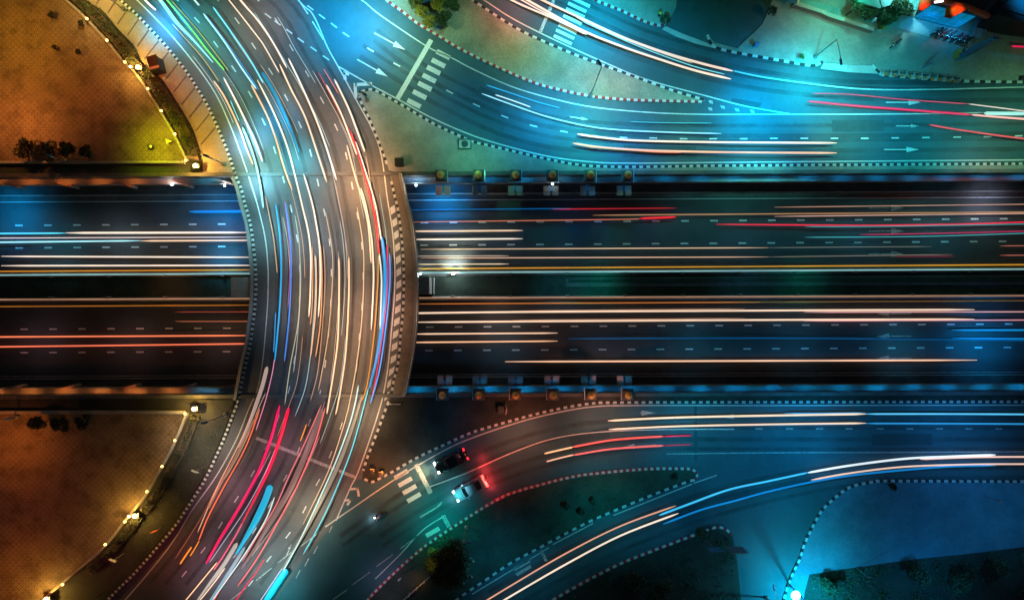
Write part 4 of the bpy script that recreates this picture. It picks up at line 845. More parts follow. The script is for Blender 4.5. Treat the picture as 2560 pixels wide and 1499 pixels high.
for pts, w, c, lab in (
    ([(1520, 1051), (1686, 1043), (1920, 1038), (2165, 1034)], 5, (255, 222, 186), 'thick cream trail, upper of the pair under the lower verge'),
    ([(1522, 1073), (1686, 1065), (1920, 1060), (2165, 1057)], 4.6, (255, 216, 184), 'thick cream trail, lower of the pair under the lower verge'),
    ([(2165, 1034), (2400, 1034), (2700, 1036)], 4.2, (90, 196, 240), 'pale blue trail leaving right, upper of the pair under the verge'),
    ([(2165, 1057.5), (2400, 1058), (2700, 1060)], 4.2, (40, 140, 200), 'blue trail leaving right, lower of the pair under the verge'),
    ([(1960, 1032.5), (2165, 1031)], 2.4, (60, 150, 200), 'thin blue trail riding on the end of the upper cream one'),
    ([(1361, 1133), (1400, 1124), (1432, 1117)], 4.4, (250, 190, 140), 'peach start of the upper curved tail light pair'),
    ([(1430, 1117), (1517, 1101), (1590, 1094), (1659, 1090)], 5, (244, 92, 84), 'salmon red trail, upper of the curved tail light pair'),
    ([(1659, 1090), (1729, 1087.5)], 3.4, (206, 20, 70), 'crimson end of the upper curved tail light pair'),
    ([(1366, 1153), (1400, 1144), (1434, 1136)], 3.8, (240, 176, 140), 'peach start of the lower curved tail light pair'),
    ([(1432, 1137), (1517, 1123), (1590, 1117), (1659, 1113)], 4.6, (236, 100, 96), 'salmon red trail, lower of the curved tail light pair'),
    ([(1659, 1113), (1729, 1110)], 2.6, (170, 20, 60), 'dark crimson end of the lower curved tail light pair'),
    ([(1648, 1287), (1720, 1260), (1822, 1223), (1920, 1202), (2022, 1180)], 5, (60, 186, 236), 'bright sky blue trail bending up to the right'),
    ([(2018, 1181), (2123, 1163), (2259, 1146), (2380, 1140), (2489, 1136)], 5.4, (236, 248, 252), 'blazing white trail following the sky blue one'),
    ([(2300, 1147), (2428, 1142), (2560, 1141), (2700, 1141)], 4.4, (255, 206, 190), 'pink cream trail under the blazing white one at right edge'),
    ([(1658, 1309), (1754, 1273), (1840, 1250), (1920, 1228), (2039, 1202), (2157, 1184), (2360, 1166), (2489, 1163)], 5, (10, 120, 190), 'deep blue trail below the sky blue one'),
    ([(2028, 1199), (2123, 1182), (2259, 1166), (2428, 1160), (2560, 1159), (2700, 1159)], 4.2, (246, 200, 178), 'pink cream trail over the end of the deep blue one'),
    ([(1180, 1522), (1280, 1461), (1415, 1382), (1551, 1314), (1690, 1263)], 3.8, (226, 158, 128), 'long peach trail rising from the bottom edge, upper of a pair'),
    ([(1210, 1530), (1280, 1487), (1415, 1409), (1551, 1338), (1696, 1282)], 4.6, (250, 226, 204), 'long cream trail rising from the bottom edge, lower of a pair')):
    trail(pts, w, c, lab, .65)
# faint strands left by dimmer lamps: nothing tells them apart
FG = 'faint thin strands among the bright trails on the curved road'
for k in range(24):
    f = .03 + .93 * random.random(); y0 = random.uniform(-40, 1150); L = random.uniform(140, 420); a = 0.0
    c = random.choice(((206, 176, 152), (226, 190, 160), (190, 200, 196), (214, 160, 124), (170, 204, 206)))
    if y0 > 1000: c = random.choice(((206, 140, 136), (180, 178, 168), (190, 150, 146)))
    pts = [lane(f + a * (t - 3) / 3, y0 + L * t / 6) for t in range(7)]
    trail(pts, random.uniform(.9, 1.5), c, 'faint thin strand of light among the bright trails on the curved road', .6, .9, FG)

# ------------------------------------------------------------------ plaza rim lamps
glow('lamp_warm', rgb(255, 206, 120), 3.5); glow('lamp_white', rgb(255, 222, 160), 8); glow('lamp_cyan', rgb(170, 240, 255), 12); glow('lamp_red', (1, .02, .02), 4)
glow('lamp_cool', rgb(220, 245, 255), 8); glow('head_light', rgb(255, 248, 236), 9); glow('tail_light', (1, .05, .035), 9); glow('tail_dim', (1, .03, .05), 1.6); glow('sign_white', rgb(225, 240, 255), 3)
def point(loc, c, e, r=.12):
    l = bpy.data.lights.new('lamp_light', 'POINT'); l.color = c; l.energy = e; l.shadow_soft_size = r
    o = bpy.data.objects.new('lamp_light', l); COL.objects.link(o); o.location = loc
def rim_lamp(label):
    t = thing('garden_lamp', label, 'lamp', (0, 0, 0), 0, 'small round lamps along the plaza rims')
    m = MB(); m.lathe([(.13, 0), (.10, .06), (.055, .12), (.05, .62), (.10, .66)], n=10); m.build('post', 'dark_metal', t, True)
    m = MB(); m.lathe([(.05, .66), (.13, .71), (.18, .82), (.15, .93), (.08, 1.0), (.02, 1.02)], n=14); m.build('globe', 'lamp_warm', t, True); return t
rl = None
for x, y, lab in ((217, 47, 'topmost on the upper plaza rim'), (267, 101, 'second from the top on the upper plaza rim'), (312, 155, 'left beside the upper floodlight cluster'), (369, 222, 'first below the upper floodlight cluster'), (403, 277, 'second below the upper floodlight cluster'), (437, 335, 'beside the small grey wedge on the upper plaza rim'), (464, 401, 'left beside the floodlight above the upper wall'),
                  (462, 1033, 'left beside the floodlight below the lower wall'), (437, 1100, 'first down the lower plaza rim'), (405, 1165, 'second down the lower plaza rim'), (367, 1228, 'third down the lower plaza rim'), (312, 1303, 'left beside the lower floodlight cluster'), (263, 1360, 'first below the lower floodlight cluster'), (156, 1460, 'lowest but one on the lower plaza rim')):
    lab = 'small glowing rim lamp, ' + lab
    if rl is None: rl = rim_lamp(lab); o = rl
    else: o = copy_tree(rl); o['label'] = lab
    p = W(x, y, .9); o.location = (p.x, p.y, .05); point((p.x, p.y, 1.1), (1, .52, .10), 60)
def flood(label):
    t = thing('floodlight', label, 'floodlight', (0, 0, 0), 0, 'bright floodlights on the plaza rims')
    m = MB(); m.box((0, 0, 0), (.5, .5, .12)); m.tube([(0, 0, .1), (0, 0, .9)], .06); m.build('stand', 'dark_metal', t)
    m = MB(); m.frustum((0, 0, .85), (.62, .4), (.86, .56), .2); m.build('housing', 'dark_metal', t)
    m = MB(); m.lathe([(.24, 1.06), (.29, 1.10), (.26, 1.18), (.14, 1.24), (.03, 1.26)], n=16); m.build('lens', 'lamp_white', t, True); return t
fl = None
for x, y, lab, e in ((345, 168, 'blazing floodlight of the upper cluster, largest one', 420), (326, 167, 'smaller floodlight in the middle of the upper cluster', 120), (488, 414, 'blazing floodlight at the corner above the upper wall', 520), (485, 1022, 'blazing floodlight at the corner below the lower wall', 520), (337, 1289, 'blazing floodlight of the lower cluster, largest one', 420), (322, 1290, 'smaller floodlight in the middle of the lower cluster', 120), (115, 1497, 'blazing floodlight cut by the bottom edge', 420)):
    if fl is None: fl = flood(lab); o = fl
    else: o = copy_tree(fl); o['label'] = lab
    p = W(x, y, 1.2); o.location = (p.x, p.y, .08); k = .6 if 'smaller' in lab else 1.0; o.scale = (k, k, 1); point((p.x, p.y, 1.75), (1, .56, .10), e * 2.4)
# underpass lamps
def deep_lamp(x, y, z, lab, c, e, ang):
    t = thing('wall_lamp', lab, 'lamp', W(x, y, z)); m = MB(); m.box((0, 0, -.1), (.3, .3, .12)); m.tube([(0, 0, 0), (0, 0, .3)], .05); m.build('bracket', 'dark_metal', t)
    m = MB(); m.lathe([(.06, .3), (.15, .33), (.14, .40), (.05, .44)], n=12); b = m.build('lens', c, t, True); p = W(x, y, z); point((p.x, p.y, z + .8), (.75, .92, 1), e)
deep_lamp(1135, 683, DEEP + .95, 'blazing white lamp on the upper median barrier right of the flyover', 'lamp_cool', 500, 0)
deep_lamp(1052, 684, DEEP + .95, 'bright lamp on the upper median barrier touching the flyover', 'lamp_cool', 160, 0)
deep_lamp(1041, 464, -2.1, 'white lamp on the upper wall ledge just right of the flyover', 'lamp_cool', 90, 0)
deep_lamp(1381, 461, -2.1, 'white lamp on the upper wall ledge under the fourth pillar', 'lamp_cool', 12, 0)
deep_lamp(433, 463, -2.1, 'white lamp on the upper left wall ledge by the fourth strut', 'lamp_cool', 90, 0)
deep_lamp(564, 465, -2.1, 'white lamp on the upper left wall ledge touching the flyover', 'lamp_cool', 90, 0)
p = W(1135, 684, DEEP)
l = lamp(1135, 690, 1.9, (220, 240, 225), 100, .055, DEEP, .1, (1135, 640)); l.data.energy *= 1.6

# ------------------------------------------------------------------ foliage
def leaves(mb, c, r, n, size, squash=.8, clumps=9):
    cl = []
    for _ in range(clumps):
        a = random.uniform(0, 6.28); e = random.uniform(-.4, 1.2); d = r * random.uniform(.45, .78)
        cl.append((Vector((c[0] + d * math.cos(a) * math.cos(e), c[1] + d * math.sin(a) * math.cos(e), c[2] + d * math.sin(e) * squash)), r * random.uniform(.28, .46)))
    for k in range(n):
        cc, rr = random.choice(cl); v = Vector((random.gauss(0, 1), random.gauss(0, 1), random.gauss(0, 1))).normalized() * rr * random.uniform(.6, 1.05); v.z *= squash
        q = cc + v; leaf(mb, q, size * random.uniform(.6, 1.3))
def leaf(mb, q, s):
    a = Vector((random.gauss(0, 1), random.gauss(0, 1), random.gauss(0, .6))).normalized(); b = a.cross(Vector((random.gauss(0, 1), random.gauss(0, 1), random.gauss(0, 1)))).normalized()
    mb.face([q - a * s, q - b * s * .5, q + a * s, q + b * s * .5], random.choice((0, 0, 1)))
def tree(x, y, h, r, lab, mats, name='tree', n=2600, cat='tree', group=None, size=.11, z0=.15, clumps=11):
    p = W(x, y, h - r * .3); t = thing(name, lab, cat, (p.x, p.y, z0), 0, group)
    m = MB(); th = h - r * .9
    m.tube([(0, 0, -.1), (.05, .03, th * .5), (.02, -.03, th + r * .3)], lambda t_: .05 + .09 * (1 - t_) * min(1, h / 3), 8)
    for k in range(5):
        a = 1.3 * k + random.random(); m.tube([(0, 0, th * .8), (math.cos(a) * r * .35, math.sin(a) * r * .35, th + r * .35), (math.cos(a) * r * .7, math.sin(a) * r * .7, th + r * .6)], lambda t_: .045 - .03 * t_, 5)
    m.build('trunk', 'bark', t, True)
    m = MB(); leaves(m, (0, 0, th + r * .55), r, n, size, .75, clumps); m.build('crown', mats, t); return t
Y = ['leaf_yellow', 'leaf_olive']; G = ['leaf_olive', 'leaf_green']; Dk = ['leaf_green', 'leaf_dark']
BG = 'round bushes on the sandy teardrop island'
for a in ((1042, 4, 2.0, 1.05, 'round green bush, leftmost at the top edge of the sandy island', G), (1097, 8, 2.4, 1.25, 'big yellow lit bush at the top edge of the sandy island', Y), (1056, 32, 2.0, 1.0, 'yellow olive bush at the left of the clump on the sandy island', Y), (1075, 54, 1.8, .95, 'smaller olive bush lowest in the clump on the sandy island', Y), (1103, 56, 2.0, .95, 'dark bush in the middle of the clump on the sandy island', Dk), (1128, 12, 2.2, 1.1, 'dark bush right of the big yellow lit one on the sandy island', Dk), (1116, 36, 1.7, .7, 'dark bush by the cyan fence rails on the sandy island', Dk)):
    tree(*a[:5], a[5], 'bush', 1700, 'bush', BG)
tree(1124, 1410, 4.6, 3.0, 'large dark tree on the spindle island at the bottom', Dk, 'tree', 9000, 'tree', None, .15, clumps=26)
tree(1090, 1385, 2.6, 1.2, 'small olive bush at the upper left of the large dark tree', Y, 'bush', 1300, 'bush')
for a in ((1415, 1262, .7, .55, 'round dark shrub, leftmost and largest of three on the spindle island'), (1453, 1280, .9, .54, 'round dark shrub, lowest of three on the spindle island'), (1483, 1253, .8, .5, 'round dark shrub, upper right of three on the spindle island'), (1688, 1187, .8, .45, 'small dark shrub near the right tip of the spindle island'),
          (130, 38, .7, .45, 'dark round shrub in a pot, topmost left on the upper plaza'), (201, 60, .7, .48, 'dark round shrub in a pot, topmost right on the upper plaza'), (135, 119, .6, .32, 'small dark shrub in a pot, lower left on the upper plaza'), (196, 130, .6, .36, 'small dark shrub in a pot, lower right on the upper plaza')):
    tree(*a[:5], ['leaf_dark', 'leaf_dark'], 'shrub', 1100, 'shrub', 'small dark shrubs', .09, .05)
for a in ((1660, 50, 1.3, .75, 'dark shrub at the rounded tip of the red and white kerb'), (1930, 27, 1.6, .7, 'dark shrub under the blue canopy at the top'), (2005, 142, .8, .38, 'small green shrub beside the leaning lamp on the top right pavement')):
    tree(*a[:5], Dk if a[0] != 2005 else G, 'shrub', 600, 'shrub', 'small dark shrubs', .09)
for a in ((2140, 18, 3.2, 1.5, 'dark leafy tree at the top edge left of the pale roof'), (2186, 30, 3.0, 1.4, 'dark leafy tree in front of the pale roof'), (2222, 42, 3.0, 1.3, 'dark leafy tree in front of the ribbed roof'), (2252, 22, 3.8, 1.5, 'tall dark tree touching the ribbed roof'), (2205, 58, 1.6, .8, 'low bush at the end of the brown wall')):
    tree(*a[:5], Dk, 'tree', 1700, 'tree', 'trees in front of the top right roofs', .15)
for a in ((60, 372, 2.2, 1.4, 'black leafy bush left of the middle in the row above the parapet'), (110, 376, 2.4, 1.5, 'black leafy bush, biggest in the row above the parapet'), (165, 378, 2.0, 1.2, 'black leafy bush right of the biggest above the parapet'), (218, 380, 1.8, .95, 'black leafy bush by the right end of the row above the parapet'), (90, 1062, 2.0, 1.1, 'black leafy bush, leftmost under the lower parapet'), (150, 1058, 2.2, 1.3, 'black leafy bush in the middle under the lower parapet'), (206, 1054, 2.4, 1.1, 'black leafy bush, rightmost under the lower parapet')):
    tree(*a[:5], ['leaf_dark', 'leaf_dark'], 'bush', 1500, 'bush', 'dark bushes beside the plaza parapets', .14, .06)
for a in ((1755, 1330, 1.5, .8, 'dim shrub at the foot of the sign on the black wedge'), (2230, 1215, 1.2, .5, 'dim shrub behind the rounded lower right kerb'), (2080, 1470, 1.8, .9, 'dim round bush below the rounded corner near the cyan lamp'), (2060, 1452, 1.3, .6, 'dim small bush above the round one near the cyan lamp'), (1590, 1450, 2.2, 1.6, 'dim bush on the black wedge, left one'), (1660, 1470, 2.2, 1.4, 'dim bush on the black wedge, right one'),
          (2300, 1440, 2.2, 1.5, 'dim bush in the dark corner, left one'), (2400, 1455, 2.4, 1.6, 'dim bush in the dark corner, middle one'), (2500, 1420, 2.2, 1.5, 'dim bush in the dark corner, right one')):
    tree(*a[:5], Dk, 'bush', 900, 'bush', 'dim bushes at the lower right', .15)
# hedges along the plaza rims
def hedge(left, right, lab, mats, n, h):
    L, R = resample(w2(cr(left)), .5), resample(w2(cr(right)), .5); m = MB(); k = min(len(L), len(R))
    core = MB()
    Lc = [L[int(i * (len(L) - 1) / 30)] for i in range(31)]; Rc = [R[int(i * (len(R) - 1) / 30)] for i in range(31)]
    def mid(a, b, t): return (a[0] + (b[0] - a[0]) * t, a[1] + (b[1] - a[1]) * t)
    core.prism([mid(a, b, .22) for a, b in zip(Lc, Rc)] + [mid(a, b, .85) for a, b in reversed(list(zip(Lc, Rc)))], -.05, h * .6)
    for _ in range(n):
        s = random.random(); a = L[int(s * (len(L) - 1))]; b = R[int(s * (len(R) - 1))]; t = min(.98, max(.1, random.gauss(.56, .2)))
        bump = .25 * math.sin(s * 61) + .2 * math.sin(s * 143 + 2)
        p = mid(a, b, t); z = (h + bump * .6) * random.uniform(.45, 1) * (1 - .5 * abs(t - .55))
        leaf(m, Vector((p[0] + random.gauss(0, .08), p[1] + random.gauss(0, .08), z)), .12 * random.uniform(.6, 1.3))
    t = thing('hedge', lab, 'hedge', (L[len(L) // 2][0], L[len(L) // 2][1], 0))
    m.build('foliage', mats, t, world=True); core.build('stems', 'bark', t, world=True)
hedge(PZN, HGN, 'long curving clipped hedge between upper plaza and yellow walk', Dk, 9000, 1.0)
hedge([(474, 1036), (441, 1112), (409, 1172), (371, 1237), (316, 1306), (267, 1368), (204, 1423)], [(508, 1040), (480, 1110), (450, 1170), (410, 1240), (352, 1312), (300, 1372), (235, 1440)], 'long dark hedge along the rim of the lower plaza', ['leaf_dark', 'leaf_dark'], 4500, .7)
for P_, lab in ((PZN, 'thin lit concrete rim along the upper plaza edge'), (PZS, 'thin lit concrete rim along the lower plaza edge')):
    q = w2(cr(P_)); sd = sides(q, .3); m = MB()
    for (a0, a1), (b0, b1) in zip(sd[:-1], sd[1:]): m.prism([a0, a1, b1, b0], -.05, .42)
    tag(m.build('rim_wall', 'concrete'), lab, 'wall')

def cover(poly, n, h, lab, mats, size=.13):
    q = w2(poly); xs = [p[0] for p in q]; ys = [p[1] for p in q]; m = MB(); k = 0
    def inside(x, y):
        r = False
        for (x0, y0), (x1, y1) in zip(q, q[1:] + q[:1]):
            if (y0 > y) != (y1 > y) and x < (x1 - x0) * (y - y0) / (y1 - y0) + x0: r = not r
        return r
    spots = [(random.uniform(min(xs), max(xs)), random.uniform(min(ys), max(ys)), random.uniform(.5, 2.2)) for _ in range(max(8, n // 90))]
    while k < n:
        x, y, rr = random.choice(spots); x += random.gauss(0, rr * .6); y += random.gauss(0, rr * .6)
        if inside(x, y): leaf(m, Vector((x, y, h * random.uniform(.3, 1))), size * random.uniform(.5, 1.5))
        else: n -= 1
        k += 1
    o = m.build('ground_cover', mats); tag(o, lab, 'weeds', None, 'stuff')
cover([(2010, 1440), (2100, 1425), (2259, 1402), (2420, 1385), (2560, 1368), (2640, 1360), (2640, 1560), (2000, 1560)], 9000, .55, 'dark tangled weeds over the bottom right corner', Dk)
cover([(1400, 1500), (1560, 1412), (1780, 1326), (1815, 1330), (1840, 1400), (1850, 1540), (1380, 1540)], 4500, .4, 'sparse dark weeds on the black wedge at the bottom', Dk)
cover([(1180, 1300), (1280, 1240), (1430, 1198), (1620, 1178), (1720, 1180), (1640, 1226), (1480, 1290), (1280, 1392), (1220, 1420)], 5000, .3, 'patchy grass tufts over the spindle island', Dk, .10)
cover([(950, 1160), (985, 1010), (1010, 1000), (1440, 1000), (1280, 1040), (1100, 1105), (960, 1180)], 2600, .25, 'thin weeds on the dark wedge beside the flyover', Dk, .09)
cover([(480, 1120), (560, 1030), (575, 1040), (520, 1160), (430, 1300), (330, 1410), (270, 1440)], 2600, .3, 'thin weeds on the dark slope beside the curved road', Dk, .10)
cover([(1500, 424), (2640, 417), (2640, 426), (1500, 433)], 2200, .25, 'mossy weeds along the verge over the upper wall', Y, .08)
cover([(440, 425), (580, 425), (585, 437), (450, 437)], 900, .2, 'dry leaf litter at the end of the yellow walk', Y, .07)
# ------------------------------------------------------------------ cars
def ring(x, hw, z0, z1, n=2):
    r = min(.16, hw * .3)
    return [(x, -hw, z0 + .05), (x, -hw + .06, z0), (x, hw - .06, z0), (x, hw, z0 + .05), (x, hw, z1 - r * .8), (x, hw - r * .45, z1 - r * .15), (x, hw - r * 1.3, z1), (x, 0, z1 + .015), (x, -hw + r * 1.3, z1), (x, -hw + r * .45, z1 - r * .15), (x, -hw, z1 - r * .8)]
def car(label, loc, rz, body, L=4.4, wd=1.78, boot=True, hl='head_light', tl='tail_light'):
    t = thing('car', label, 'car', loc, rz); h = L / 2; w = wd / 2
    m = MB(); m.loft([ring(h, w * .66, .36, .58), ring(h - .1, w * .84, .26, .70), ring(h - .45, w * .97, .2, .78), ring(h - 1.0, w, .18, .86), ring(h - 1.45, w, .18, .94), ring(0, w, .18, .96), ring(-h + 1.2, w, .18, .99), ring(-h + .7, w * .99, .2, .98), ring(-h + .15, w * .93, .25, .92), ring(-h, w * .8, .32, .74)])
    m.build('body', body, t, True)
    x0, x1, x2, x3 = h - 1.35, h - 1.95, -h + (1.55 if boot else .85), -h + (.78 if boot else .22)
    m = MB(); a = [(x0, -w * .86, .93), (x0 + .08, 0, .93), (x0, w * .86, .93), (x3, w * .82, .96), (x3 - .06, 0, .96), (x3, -w * .82, .96)]
    b = [(x1, -w * .72, 1.43), (x1 + .06, 0, 1.45), (x1, w * .72, 1.43), (x2, w * .70, 1.43), (x2 - .05, 0, 1.44), (x2, -w * .70, 1.43)]
    for k in range(6): m.face([a[k], a[(k + 1) % 6], b[(k + 1) % 6], b[k]])
    m.face(b); m.build('windows', 'car_glass', t)
    m = MB(); rf = [(x1 + .02, -w * .76), (x1 + .08, 0), (x1 + .02, w * .76), (x2 - .06, w * .74), (x2 - .12, 0), (x2 - .06, -w * .74)]; m.prism(rf, 1.43, 1.475)
    for sx, sy in ((1, 1), (1, -1)): m.tube([(x0, sy * w * .85, .94), (x1, sy * w * .65, 1.45)], .035, 5)
    for sy in (1, -1): m.tube([(x3, sy * w * .8, .97), (x2, sy * w * .63, 1.45)], .045, 5); m.tube([((x0 + x3) / 2, sy * w * .88, .95), ((x1 + x2) / 2, sy * w * .655, 1.45)], .035, 5)
    m.build('roof', body, t)
    for sx in (h - .85, -h + .85):
        for sy in (-1, 1):
            m = MB(); m.lathe([(.2, -.1), (.30, -.1), (.325, -.06), (.325, .06), (.30, .1), (.2, .1)], (sx, sy * (w - .08), .325), 16, 'y'); wl = m.build('wheel', 'tyre', t, True)
            m = MB(); m.lathe([(.04, -.11), (.2, -.105), (.2, .105), (.04, .11)], (sx, sy * (w - .075), .325), 10, 'y'); m.build('rim', 'metal_grey', wl)
    for sy in (-1, 1):
        m = MB(); m.frustum((h - .22, sy * w * .68, .56), (.34, .40), (.22, .32), .19, sy * -.25); m.build('headlight', hl, t)
        m = MB(); m.frustum((-h + .07, sy * w * .70, .70), (.2, .42), (.26, .36), .24, sy * .15); m.build('tail_light', tl, t)
        m = MB(); m.frustum((x0 - .3, sy * (w + .1), .92), (.16, .24), (.12, .18), .15); m.build('mirror', body, t)
    return t
def heading(a, b):
    p, q = W(*a), W(*b); return math.atan2(q.y - p.y, q.x - p.x)
p = W(1127, 1152, .7); c1 = car('black car waiting at the stop line with headlights on', (p.x, p.y, .01), heading((1158, 1137), (1095, 1168)), 'black_body', 4.5, tl='tail_dim')
p = W(1175, 1221, .7); c2 = car('silver car braking with glowing red tail lights', (p.x, p.y, .01), heading((1208, 1203), (1143, 1238)), 'silver_body', 4.6, hl='lamp_cool')
m = MB(); m.frustum((-2.16, 0, .98), (.1, 1.1), (.16, 1.0), .07); m.build('brake_bar', 'tail_light', c2)
for (x, y, e) in ((1220, 1200, 190), (1226, 1216, 150), (1212, 1176, 170), (1206, 1146, 120)):
    q = W(x, y); point((q.x, q.y, .75), (1, .03, .03), e, .1)
for x, y in ((1083, 1166), (1090, 1184)):
    q = W(x, y); point((q.x, q.y, .6), (1, .9, .8), 30, .05)
lamp(1082, 1168, 1.5, (255, 214, 160), 120, z0=0, aim=(1015, 1200), g=1.1); lamp(1150, 1225, 5, (60, 100, 112), 60, alb=.2)
q = W(1128, 1246); point((q.x, q.y, .6), (.5, .9, 1), 25, .05)

# ------------------------------------------------------------------ motorcycles
def bike(label, group=None, seat='dark_plastic'):
    t = thing('motorcycle', label, 'motorcycle', (0, 0, 0), 0, group)
    for x in (-.62, .62):
        m = MB(); m.lathe([(.2, -.05), (.27, -.055), (.29, 0), (.27, .055), (.2, .05)], (x, 0, .29), 14, 'y'); w = m.build('wheel', 'tyre', t, True)
        m = MB(); m.lathe([(.03, -.06), (.2, -.02), (.2, .02), (.03, .06)], (x, 0, .29), 8, 'y'); m.build('rim', 'metal_grey', w)
    m = MB(); m.loft([[(x, -hw, z0), (x, hw, z0), (x, hw * .8, z1), (x, -hw * .8, z1)] for x, hw, z0, z1 in ((.66, .07, .5, .86), (.48, .2, .34, .95), (.25, .2, .26, .66), (-.1, .15, .3, .62), (-.5, .14, .46, .7), (-.8, .08, .55, .72))]); m.build('body', 'black_body', t)
    m = MB(); m.loft([[(x, -hw, z0), (x, hw, z0), (x, hw * .7, z1), (x, -hw * .7, z1)] for x, hw, z0, z1 in ((.12, .1, .62, .72), (-.2, .16, .62, .79), (-.72, .12, .68, .82))]); m.build('seat', seat, t)
    m = MB(); m.tube([(.42, -.36, .98), (.5, -.12, 1.0), (.5, .12, 1.0), (.42, .36, .98)], .022, 6); m.tube([(.62, 0, .3), (.48, 0, 1.0)], .03, 6)
    for s in (-1, 1): m.tube([(.48, s * .25, 1.0), (.5, s * .34, 1.16)], .012, 5); m.box((.5, s * .36, 1.14), (.03, .12, .08))
    m.build('handlebar', 'pale_metal', t); return t
def head_lamp(t, mat):
    m = MB(); m.lathe([(.03, -.05), (.10, 0), (.11, .05), (.05, .08)], (.68, 0, .82), 10); m.build('headlight', mat, t, True)
bk = None; GB = 'motorcycles parked in a row on the lit forecourt'
for k, (x, y) in enumerate(((2342, 79), (2352, 82), (2364, 86), (2377, 89), (2391, 93), (2404, 97), (2417, 102))):
    lab = 'black motorcycle in the forecourt row, ' + ('leftmost', 'second from the left', 'third from the left', 'middle one of seven, dark seat', 'third from the right, crimson seat', 'second from the right, crimson seat', 'rightmost, beside the pale ramp')[k]
    if bk is None: bk = bike(lab, GB); head_lamp(bk, 'pale_metal'); o = bk
    else:
        o = copy_tree(bk); o['label'] = lab
    p = W(x, y, .5); o.location = (p.x, p.y, .19); o.rotation_euler = (0, 0, math.radians(212) + random.uniform(-.1, .1))
    for ch in o.children:
        if k in (4, 5) and ch.name.startswith('seat'): ch.data = ch.data.copy(); ch.data.materials[0] = MATS['red_seat']
o = bike('lone black motorcycle parked on the dim pavement left of the forecourt'); head_lamp(o, 'pale_metal'); p = W(2239, 109, .5); o.location = (p.x, p.y, .15); o.rotation_euler = (0, 0, math.radians(218))
mb_ = bike('motorcycle with lit headlamp carrying a rider on the bottom road'); head_lamp(mb_, 'lamp_cool'); p = W(950, 1286, .5)
hd = heading((968, 1280), (936, 1294)); mb_.location = (p.x, p.y, .01); mb_.rotation_euler = (0, 0, hd); q = W(930, 1296); point((q.x, q.y, .6), (.8, .95, 1), 40, .05)
# the rider: one skinned body, helmet as a child
def skinned(name, verts, edges, mat):
    me = bpy.data.meshes.new(name); me.from_pydata([v[0] for v in verts], edges, [])
    me.materials.append(MATS[mat]); o = bpy.data.objects.new(name, me); COL.objects.link(o)
    md = o.modifiers.new('skin', 'SKIN'); sv = me.skin_vertices[0].data if me.skin_vertices else None
    if sv is None:
        me.attributes  # the skin layer appears with the modifier
    if me.skin_vertices:
        for k, v in enumerate(verts): me.skin_vertices[0].data[k].radius = (v[1], v[1])
        me.skin_vertices[0].data[0].use_root = True
    sb = o.modifiers.new('sub', 'SUBSURF'); sb.levels = 1; sb.render_levels = 1; return o
import bmesh
def person(label, verts, edges, mat, loc, rz):
    bm = bmesh.new(); lay = bm.verts.layers.skin.new()
    vs = []
    for co, r in verts:
        v = bm.verts.new(co); v[lay].radius = (r, r); vs.append(v)
    vs[0][lay].use_root = True
    for a, b in edges: bm.edges.new((vs[a], vs[b]))
    me = bpy.data.meshes.new('person'); bm.to_mesh(me); bm.free(); me.materials.append(MATS[mat])
    o = bpy.data.objects.new('person', me); COL.objects.link(o); o.modifiers.new('skin', 'SKIN'); s = o.modifiers.new('sub', 'SUBSURF'); s.levels = 1; s.render_levels = 1
    o.location = loc; o.rotation_euler = (0, 0, rz); return tag(o, label, 'person')
V = [((-.2, 0, .86), .16), ((-.14, 0, 1.1), .16), ((-.02, 0, 1.32), .15), ((.02, 0, 1.42), .065), ((.05, 0, 1.54), .095), ((.07, 0, 1.62), .085)]
E_ = [(0, 1), (1, 2), (2, 3), (3, 4), (4, 5)]
for s in (-1, 1):
    b = len(V); V += [((0, s * .19, 1.32), .07), ((.14, s * .28, 1.12), .052), ((.36, s * .3, 1.03), .04), ((.44, s * .32, 1.01), .035)]; E_ += [(2, b), (b, b + 1), (b + 1, b + 2), (b + 2, b + 3)]
    for f in range(4):
        c_ = len(V); V += [((.49, s * (.29 + .022 * f), 1.03), .011), ((.51, s * (.29 + .022 * f), .99), .009)]; E_ += [(b + 3, c_), (c_, c_ + 1)]
    c_ = len(V); V += [((.45, s * .275, .99), .012), ((.48, s * .262, .97), .01)]; E_ += [(b + 3, c_), (c_, c_ + 1)]
    b = len(V); V += [((-.14, s * .13, .84), .10), ((.2, s * .2, .76), .075), ((.08, s * .2, .36), .05), ((.2, s * .2, .31), .035)]; E_ += [(0, b), (b, b + 1), (b + 1, b + 2), (b + 2, b + 3)]
rd = person('rider in a blue jacket and white helmet on the lit motorcycle', V, E_, 'blue_cloth', mb_.location, hd)
m = MB(); m.lathe([(.03, -.13), (.12, -.1), (.155, 0), (.14, .08), (.09, .14), (.02, .165)], (.06, 0, 1.6), 14); m.build('helmet', 'white_helmet', rd, True)

# ------------------------------------------------------------------ posts, signs and small street furniture
def pole_lamp(base, top, hgt, lab, arm=None, lit=None, r=.09, cat='street lamp'):
    b = W(*base); t = thing('street_lamp', lab, cat, (b.x, b.y, .1)); m = MB()
    m.lathe([(.28, 0), (.28, .25), (.14, .32), (r, .5)], n=10); m.tube([(0, 0, .4), (0, 0, hgt)], lambda s: r - r * .4 * s, 8); m.build('pole', 'metal_grey', t, True)
    a = W(arm[0], arm[1], hgt) - Vector((b.x, b.y, 0)) if arm else Vector((.9, -.4, hgt)); a.z = hgt
    m = MB(); m.tube([(0, 0, hgt - .1), (a.x * .5, a.y * .5, hgt + .12), (a.x, a.y, hgt + .1)], .04, 6); m.build('arm', 'metal_grey', t, True)
    ang = math.atan2(a.y, a.x); m = MB(); m.frustum((a.x, a.y, hgt + .03), (.8, .3), (.6, .2), .14, ang); m.build('lamp_head', 'blue_panel', t); return t
